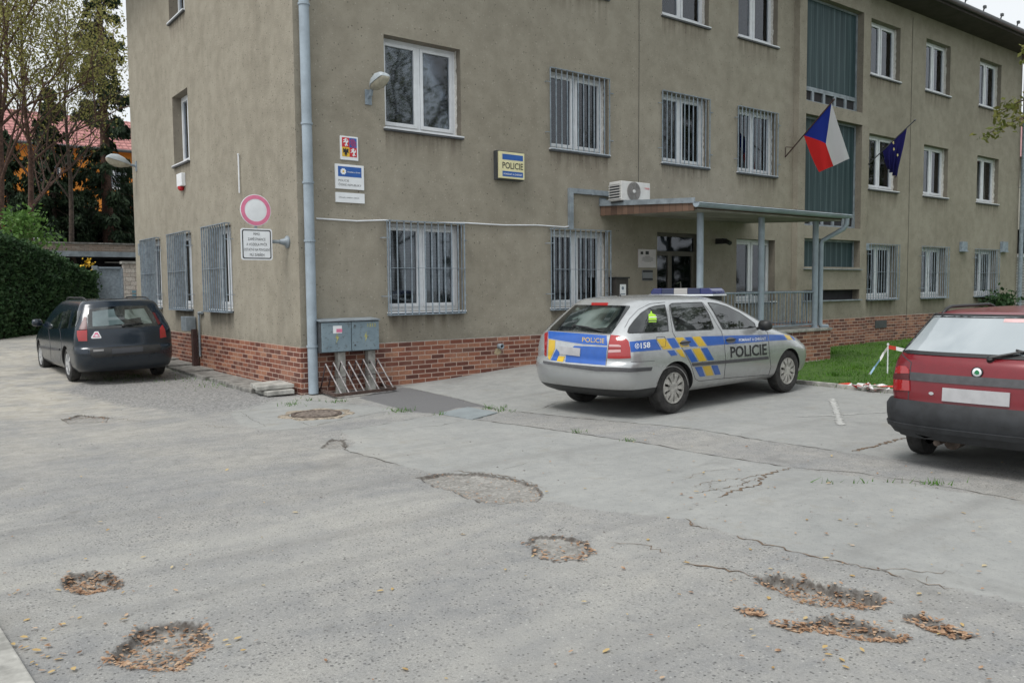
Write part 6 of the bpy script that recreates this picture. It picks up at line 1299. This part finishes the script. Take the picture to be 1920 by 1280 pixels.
def spruce(name, base, h, rad, label, seed, group=None, z0=.12, dens=1.0, bark=BARK, gap=.0, cat='tree', ls=.16):
    rnd = random.Random(seed); t = thing(name, base, label, cat, group); mb = MB(); b = Vector(base); mb.tube([b-Vector((0, 0, .3)), b+Vector((0, 0, h*.5)), b+Vector((0, 0, h))], [.02*h*.75, .011*h*.75, .02], 9, cap=False); P = []; D = []
    z = h*z0
    while z < h*.985:
        f = (z-h*z0)/(h*(1-z0)); L0 = rad*(1-f)**.75+.12; nb = int(rnd.choice((4, 5, 6)))
        for k in range(nb):
            if rnd.random() < gap: continue
            az = rnd.random()*2*pi; L_ = L0*rnd.uniform(.65, 1.1); sag = .30+.25*(1-f); pts = []
            for j in range(7): u = j/6; pts.append(b+Vector((cos(az)*L_*u, sin(az)*L_*u, z-L_*sag*u*(1.35-u*.75)+.1*L_*u*u)))
            mb.tube(pts, [.022*(1-.8*j/6)*(.5+L_*.2) for j in range(7)], 4, cap=False)
            m = int(L_*105*dens)
            for _ in range(m):
                u = .12+.88*math.sqrt(rnd.random()); i = min(5, int(u*6)); p = pts[i]+(pts[i+1]-pts[i])*(u*6-i); w_ = (.42*L_*u*(1.15-u)+.06); sd_ = rnd.uniform(-1, 1)
                q = p+Vector((-sin(az), cos(az), 0))*sd_*w_+Vector((0, 0, -rnd.random()**1.5*(.15+.28*(1-f))-abs(sd_)*.12)); P.append(tuple(q)); D.append((cos(az)*.5-sin(az)*sd_*.6, sin(az)*.5+cos(az)*sd_*.6, -.75))
        z += h*.016+rnd.random()*.12
    mb.build('trunk', bark, t, True); leafcloud(P, ls*1.5, 'crown', SPRUCE, t, .32, dirs=np.array(D)); return t
def at(px, Y, z=None):
    p = onY(px, 520, Y); return (float(p[0]), Y, float(T(p[0], Y)) if z is None else z)
# left background
spruce('spruce_tree', at(207, 27), 19, 1.6, 'tall slender dark spruce rising beside the left edge of the building', 3, gap=.12, z0=.10, group='conifers behind the garage', dens=1.1, bark=BARKR)
spruce('spruce_tree', at(108, 26.5), 9.4, 1.5, 'broad dark spruce left of the tall slender one, in front of the orange house', 5, gap=.05, z0=.36, group='conifers behind the garage', dens=1.15)
spruce('spruce_tree', at(160, 29), 5.5, 2.3, 'low dark spruce between the two taller ones, behind the garage', 8, gap=.06, z0=.45, group='conifers behind the garage', dens=1.1)
spruce('spruce_tree', at(252, 28), 6.0, 2.0, 'dark spruce half hidden by the left corner of the building', 13, gap=.06, z0=.42, group='conifers behind the garage', dens=1.0)
spruce('spruce_tree', at(22, 27), 7.6, 1.6, 'small dark spruce at the left edge of the photo behind the hedge', 21, gap=.1, z0=.22, group='conifers behind the garage', dens=.9)
broadleaf('larch_tree', at(62, 20.5), 13.2, .13, 'thin twiggy tree with sparse yellow green leaves at the upper left', LARCH, BARKR, 4, leaves=9, lsize=.10, depth=3, up=.75, spread=.62, kids=4, limbs=18, first=.34, spreadr=.28, lenf=.33, lz=8.2)
broadleaf('larch_tree', at(-20, 19), 12, .17, 'leaning twiggy tree with brown green leaves cut by the left edge', LARCH, BARKR, 9, leaves=9, lsize=.10, depth=3, up=.75, spread=.6, kids=4, limbs=15, lean=(.9, 0), first=.3, lenf=.34, lz=7.6)
broadleaf('birch_tree', at(140, 23), 12.5, .12, 'bare branched tree with thin grey twigs between the larch and the tall spruce', LARCH, BARK, 14, leaves=4, lsize=.085, depth=3, up=.9, spread=.5, kids=4, limbs=14, first=.45, lenf=.28, lz=8)
broadleaf('elder_bush', at(50, 17.6), 3.9, .05, 'bright green leafy bush sticking up above the hedge', SHRUBL, BARK, 33, leaves=6, lsize=.13, depth=2, up=.4, spread=.9, kids=4, limbs=12, cat='bush', first=.5, spreadr=.18, lenf=.26)
# hedge
hx0, hx1 = -9.0, -.15
t = thing('hedge', (-4, 14, .5), 'tall dense dark green hedge along the left edge of the yard', 'hedge')
def hz(x): return np.interp(x, [-9, -2.85, -2.2, -1.2, -.15], [3.3, 3.2, 3.02, 2.72, 2.32])
def hy(x): return np.interp(x, [-9, -2.85, -.15], [12.4, 13.2, 15.6])
n = 42000; X = NR.uniform(hx0, hx1, n); fr_ = NR.rand(n); Zt = hz(X)+(fbm(X, X*0, 1.4, 3)-.5)*.35; Zb = T(X, hy(X))-.02; top = NR.rand(n) < .22; dp = np.where(top, NR.rand(n)*1.3, np.abs(NR.randn(n))*.10)
Zz = np.where(top, Zt+NR.randn(n)*.07, Zb+(Zt-Zb)*fr_); bulge = (fbm(X, Zz, 1.6, 3)-.5)*.5+.12*np.sin(pi*np.clip((Zz-Zb)/(Zt-Zb), 0, 1)); Yy = hy(X)-bulge+dp
endm = NR.rand(n) < .14; X = np.where(endm, hx1+NR.randn(n)*.08+.1*np.sin(Zz*3), X); Yy = np.where(endm, 15.4+NR.rand(n)*1.2, Yy); Zz = np.where(endm, .5+NR.rand(n)*1.8, Zz)
leafcloud(np.stack([X, Yy, Zz], 1), .10, 'foliage', HEDGE, t, .55)
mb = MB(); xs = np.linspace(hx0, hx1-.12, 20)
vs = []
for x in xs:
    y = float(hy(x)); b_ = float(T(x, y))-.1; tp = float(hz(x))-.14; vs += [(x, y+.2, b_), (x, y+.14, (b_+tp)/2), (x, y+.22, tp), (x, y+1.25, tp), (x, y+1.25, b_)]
mb.add(vs, [(5*k+i, 5*k+i+1, 5*k+i+6, 5*k+i+5) for k in range(19) for i in range(4)]+[(0, 1, 2, 3, 4), (95, 96, 97, 98, 99)]); mb.build('shaded_core', plain('hedge_shade', (.02, .028, .014), .95, 0, .4, 14), t)  # solid core with the shade inside the hedge put into its colour

# gate, white wall, garage, orange house
gA, gB = at(177, 16.2), at(228, 16.2); zt_ = float(onY(200, 502, 16.2)[2])
t = thing('metal_gate', ((gA[0]+gB[0])/2, 16.2, .6), 'blue grey sheet metal gate between the hedge and the white brick wall', 'gate')
mb = MB(); mb.box(gA[0]+.12, gB[0]-.02, 16.19, 16.21, .6, zt_-.04); mb.build('panel', BARS, t); mb = MB()
for a, b in (((gA[0]+.1, zt_), (gB[0], zt_)), ((gA[0]+.1, .62), (gB[0], .62)), ((gA[0]+.1, .62), (gA[0]+.1, zt_)), ((gB[0], .62), (gB[0], zt_))): mb.bar((a[0], 16.17, a[1]), (b[0], 16.17, b[1]), .06)
mb.build('gate_frame', BARS, t); mb = MB(); mb.box(gA[0]-.06, gA[0]+.08, 16.1, 16.25, .4, zt_+.06); mb.build('gate_post', PIPE, t)
wx0 = gB[0]+.04; zt_ = float(onY(240, 491, 16.1)[2]); t = thing('white_brick_wall', (wx0+1.2, 16.1, .5), 'short wall of white bricks with pale coping between the gate and the building', 'wall'); mb = MB(); mb.box(wx0, wx0+4, 16.05, 16.3, .3, zt_-.06); mb.build('wall', WHITEBR, t); mb = MB(); mb.box(wx0-.05, wx0+4, 16.0, 16.35, zt_-.06, zt_+.02); mb.build('coping', CONC, t)
mb = MB()
for k in range(4): mb.box(wx0+.22, wx0+.34, 16.042, 16.05, 1.25+k*.12, 1.33+k*.12)
mb.build('blue_marks', plain('faint_blue', (.15, .28, .35), .7), t)
Yg = 22.0; q0 = onY(55, 452, Yg); q1 = onY(55, 476, Yg); ql = onY(110, 462, Yg); gz0 = float(T(0, Yg)); ztop = float(q0[2])
t = thing('garage', (2, Yg+3, gz0), 'low garage with dark open front and grey brick parapet beyond the gate', 'garage')
mb = MB(); xL = float(q0[0]); mb.box(xL, 12, Yg, Yg+.3, ztop-.33, ztop-.06); mb.box(xL-.02, xL+.55, Yg-.02, Yg+.3, gz0, ztop-.33); mb.box(xL, 12, Yg+6.3, Yg+6.5, gz0, ztop-.4); mb.box(xL, xL+.3, Yg+.3, Yg+6.3, gz0, ztop-.4); mb.build('brick_walls', GREYBR, t)
mb = MB(); mb.box(xL-.05, 12, Yg-.06, Yg+.35, ztop-.06, ztop); mb.build('coping', CONCD, t); mb = MB(); mb.box(xL+.55, 12, Yg-.05, Yg+.25, ztop-.53, ztop-.335); mb.build('lintel', ZINC, t)
mb = MB(); mb.box(xL+.1, 12, Yg+.3, Yg+6.4, ztop-.5, ztop-.4); mb.build('roof', DARKGREY, t)
mb = MB(); mb.box(xL+.3, 12, Yg+3.2, Yg+3.28, gz0, ztop-.5); mb.box(xL+.3, 12, Yg+.3, Yg+3.2, gz0-.2, gz0+.02); mb.build('dark_inner_screen', ROOM, t)  # near-black inner wall and floor, added to keep the open front dark
mb = MB(); mb.box(2.1, 3.3, Yg+2.9, Yg+3.05, ztop-.66, ztop-.62); mb.box(3.9, 4.3, Yg+2.9, Yg+3.05, ztop-.66, ztop-.62); mb.build('lamp_tube', plain('tube_white', (.8, .8, .75), .5), t)
mb = MB(); mb.lathe((xL+.15, Yg+.1, ztop), (0, 0, 1), [(0, .06), (.06, .08), (.08, .22), (.15, .2), (.18, .0)], 16); tag(mb.build('roof_vent', SIGNW, smooth=True), 'small pale round vent cap at the left end of the garage parapet', 'vent')
p = at(180, 16.0); mb = MB(); P_ = NR.randn(60, 3)*.08+np.array([float(onY(165, 496, 15.9)[0]), 15.9, float(onY(165, 496, 15.9)[2])])
tag(leafcloud(P_, .09, 'yellow_flowers', GOLD, None, origin=tuple(P_.mean(0))), 'small bunch of yellow blossom at the end of the hedge beside the gate', 'flowers')
Yh = 42.0; zr, ze = float(onY(100, 218, Yh)[2]), float(onY(100, 272, Yh)[2]); t = thing('orange_house', (2, Yh+5, 2), 'orange rendered house with red tiled roof behind the dark trees', 'house')
mb = MB(); wins = []
for k in range(6):
    x = -9+k*3.6
    wins += [(x, x+1.5, ze-2.3, ze-.9), (x, x+1.5, ze-5.2, ze-3.8)]
PH = lambda a, z, d: (a, Yh-d, z)
wall_holes(mb, PH, -14, 20, 0, ze, wins, .2, .5, 0, 0, 1); mb.quad((-14, Yh, 0), (-14, Yh+10, 0), (-14, Yh+10, ze), (-14, Yh, ze)); mb.quad((20, Yh, 0), (20, Yh+10, 0), (20, Yh+10, ze), (20, Yh, ze)); mb.build('wall', [ORANGE, ROOM], t)
mb = MB(); mb.box(-14.02, 20.02, Yh-.04, Yh-.0, 0, ze-6.2); mb.build('lower_wall_band', YELLOWR, t); hp = (zr-ze)*1.75
mb = MB(); mb.prism([(Yh-.6, ze-.12), (Yh+5, ze-.12+ (zr-ze)*1.0+.9), (Yh+10.6, ze-.12), (Yh+5, ze+(zr-ze)*1.0+1.1)], lambda u, v, d: (d, u, v), -14.6, 20.6); mb.build('roof', TILES, t); mb = MB(); mb.tube([(-14.6, Yh-.68, ze-.1), (20.6, Yh-.68, ze-.1)], .09, 8); mb.build('gutter', DARKGREY, t)
for q in wins:
    mb = MB(); f_ = .09
    for r_ in ((q[0], q[0]+f_, q[2], q[3]), (q[1]-f_, q[1], q[2], q[3]), (q[0]+f_, q[1]-f_, q[3]-f_, q[3]), (q[0]+f_, q[1]-f_, q[2], q[2]+f_), ((q[0]+q[1])/2-.05, (q[0]+q[1])/2+.05, q[2]+f_, q[3]-f_)): mb.box(r_[0], r_[1], Yh+.1, Yh+.16, r_[2], r_[3])
    mb.box(q[0]-.1, q[1]+.1, Yh-.08, Yh+.1, q[2]-.08, q[2]-.01); wn_ = mb.build('window', WHITE, t); mb = MB(); mb.box(q[0]+f_, q[1]-f_, Yh+.12, Yh+.13, q[2]+f_, q[3]-f_); mb.build('pane', GLASS, wn_)

# neighbour at the right edge
t = thing('neighbouring_house', (33, 5, 0), 'pale house with siding just visible beyond the right end of the building', 'house')
wz = (float(onX(1912, 478, 31)[2]), float(onX(1912, 430, 31)[2])); fy0 = float(onX(1914, 480, 31)[1])
mb = MB(); wall_holes(mb, lambda a, z, d: (31-d, a, z), -3, 12, wz[0]-.02, 6.6, [(0.7, 3.0, wz[0]+.05, wz[1])], .2, .6, 0, 0, 1); mb.quad((31, -3, 0), (41, -3, 0), (41, -3, 6.6), (31, -3, 6.6)); mb.build('wall', [plain('cream_render', (.55, .54, .48), .9), ROOM], t)
mb = MB(); mb.box(30.98, 31.0, -3, 12, 0, wz[0]-.1); mb.build('siding', SIDING, t); mb = MB(); mb.box(30.9, 31.05, -3, 12, wz[0]-.1, wz[0]-.0); mb.build('ledge', WHITE, t)
mb = MB(); mb.add([(30.4, -3.6, 6.6), (41.6, -3.6, 6.6), (41.6, 12.6, 6.6), (30.4, 12.6, 6.6), (36, -3.6, 9.2), (36, 12.6, 9.2)], [(0, 4, 5, 3), (1, 2, 5, 4), (0, 1, 4), (2, 3, 5), (0, 3, 2, 1)]); mb.build('roof', plain('faded_red_roof', (.3, .16, .16), .8), t)
mb = MB(); q = (0.7, 3.0, wz[0]+.05, wz[1])
for r_ in ((q[0], q[0]+.1), (q[1]-.1, q[1]), (1.8, 1.9)): mb.box(31.1, 31.16, r_[0], r_[1], q[2], q[3])
mb.build('window', plain('brown_frame', (.09, .04, .03)), t)
# leafy branches reaching in at the right edge
rp = ray(2075, 300); rp = rp/np.linalg.norm(rp[:2]); c_ = CAM+rp*15.5
tb = (float(c_[0]), float(c_[1]), 0.0); rnd = random.Random(5); t = thing('ash_tree', tb, 'yellow green leafy branches reaching in at the right edge in front of the building', 'tree')
mb = MB(); b = Vector(tb); ends = []; mb.tube([b, b+Vector((.1, 0, 3)), b+Vector((0, .1, 7.5))], [.16, .12, .05], 9, cap=False)
for k in range(30):
    z = 3.5+2.3*rnd.random(); az = rnd.random()*2*pi; L_ = rnd.uniform(1.0, 1.75)*(1.15-abs(z-4.6)/6); p0 = b+Vector((0, 0, z)); pts = [p0]
    for j in range(1, 7): u = j/6; pts.append(p0+Vector((cos(az)*L_*u, sin(az)*L_*u, .25*L_*u-.42*L_*u*u)))
    mb.tube(pts, [.02*(1-.75*j/6) for j in range(7)], 4, cap=False)
    for j in range(170): u = .3+.7*rnd.random(); i = min(5, int(u*6)); p = pts[i]+(pts[i+1]-pts[i])*(u*6-i); ends.append((p.x+rnd.gauss(0, .09), p.y+rnd.gauss(0, .09), p.z+rnd.gauss(-.03, .05)))
mb.build('trunk', BARK, t, True); leafcloud(ends, .10, 'crown', OLIVE, t, .5)
for x in (24.6,):
    P_ = NR.randn(900, 3)*np.array([.42, .18, .16])+np.array([24.3, -.45, 1.02]); P_[:, 2] = np.abs(P_[:, 2]-.2)+.2; leafcloud_ = leafcloud(P_, .12, 'wall_shrub', HEDGE, None, .6, origin=(24.3, -.45, .0)); tag(leafcloud_, 'small dark shrub under the far right barred window', 'shrub')
# trees across the street: seen mirrored in the window panes
k = 0
for (x, y, h_) in ((6, -23, 12), (13, -19.5, 13), (19.5, -21, 15), (27, -18.5, 13), (35, -21, 16), (45, -17.5, 13), (57, -21, 16)):
    k += 1
    if k % 2: spruce('street_tree', (x, y, 0), h_, 3.0, 'conifer across the street, mirrored in the windows', 60+k, group='trees mirrored in the window panes', z0=.12, dens=.7, ls=.17, gap=.1)
    else: broadleaf('street_tree', (x, y, 0), h_, .2, 'leafy tree across the street, mirrored in the windows', OLIVE, BARK, 60+k, leaves=16, lsize=.15, depth=2, group='trees mirrored in the window panes', kids=5, limbs=14, lenf=.4, spreadr=.4)

# barrier tape on the lawn
t = thing('barrier_tape', (7.2, -5.2, .1), 'torn red and white barrier tape on a short stick at the lawn kerb', 'barrier tape')
TW = plain('tape_white', (.7, .7, .7), .4, 0, .1); TR = plain('tape_red', (.6, .06, .04), .4, 0, .1); TB = plain('tape_blue', (.25, .42, .6), .4, 0, .1)
d_ = 13.5
def onlawn(px, py): p = gnd(px, py); return p
s0 = gnd(1664, 700); zt_ = None
base = Vector((s0[0], s0[1], float(gz(*s0)))); rr_ = ray(1665, 648); tt_ = (base.x-CAM[0])/rr_[0]; top_ = Vector(CAM+rr_*tt_)
mb = MB(); mb.tube([base, top_], .012, 8); mb.lathe(top_, (0, 0, 1), [(0, .012), (.01, .022), (.04, .022), (.05, 0)], 8); mb.build('stick', SIGNW, t)
def ribbon(nm, pts, wd, mat):
    mb = MB(); P = [Vector(p) for p in pts]
    for i in range(len(P)-1):
        a, b_ = P[i], P[i+1]; u = Vector((0, 0, wd/2)) if i % 2 == 0 else Vector((.01, .01, wd/2)); m = mat if not isinstance(mat, list) else 0
        mb.quad(a-u, b_-u, b_+u, a+u, i % 2 if isinstance(mat, list) else 0)
    mb.build(nm, mat, t)
def pt(px, py, X=None):
    r_ = ray(px, py); return Vector(CAM+r_*((X-CAM[0])/r_[0]))
ribbon('tape', [top_+Vector((0, 0, -.02)), pt(1680, 653, base.x), pt(1697, 657, base.x), pt(1715, 661, base.x), pt(1735, 665, base.x)], .07, [TR, TW])
ribbon('tape', [top_+Vector((0, 0, -.03)), pt(1657, 662, base.x-.1), pt(1650, 674, base.x-.2)], .07, TW); ribbon('tape', [pt(1650, 674, base.x-.2), pt(1640, 688, base.x-.3), pt(1632, 700, base.x-.4)], .05, TB); ribbon('tape', [pt(1632, 700, base.x-.4), pt(1626, 709, base.x-.45)], .08, TW)
for k in range(20):
    px = 1594+k*3.9; py = 727+4*sin(k*.7)+k*.42; g_ = gnd(px, py); z = float(gz(*g_)); mb = MB() if k == 0 else mb
    a = Vector((g_[0], g_[1], z+.02)); q_ = [a+Vector((random.gauss(0, .05), random.gauss(0, .09), random.random()*.08)) for _ in range(5)]; mb.add(q_, [(0, 1, 2), (1, 2, 3), (2, 3, 4)], 1 if k % 3 == 0 else 0)
mb.build('crumpled_tape', [TW, TR], t)
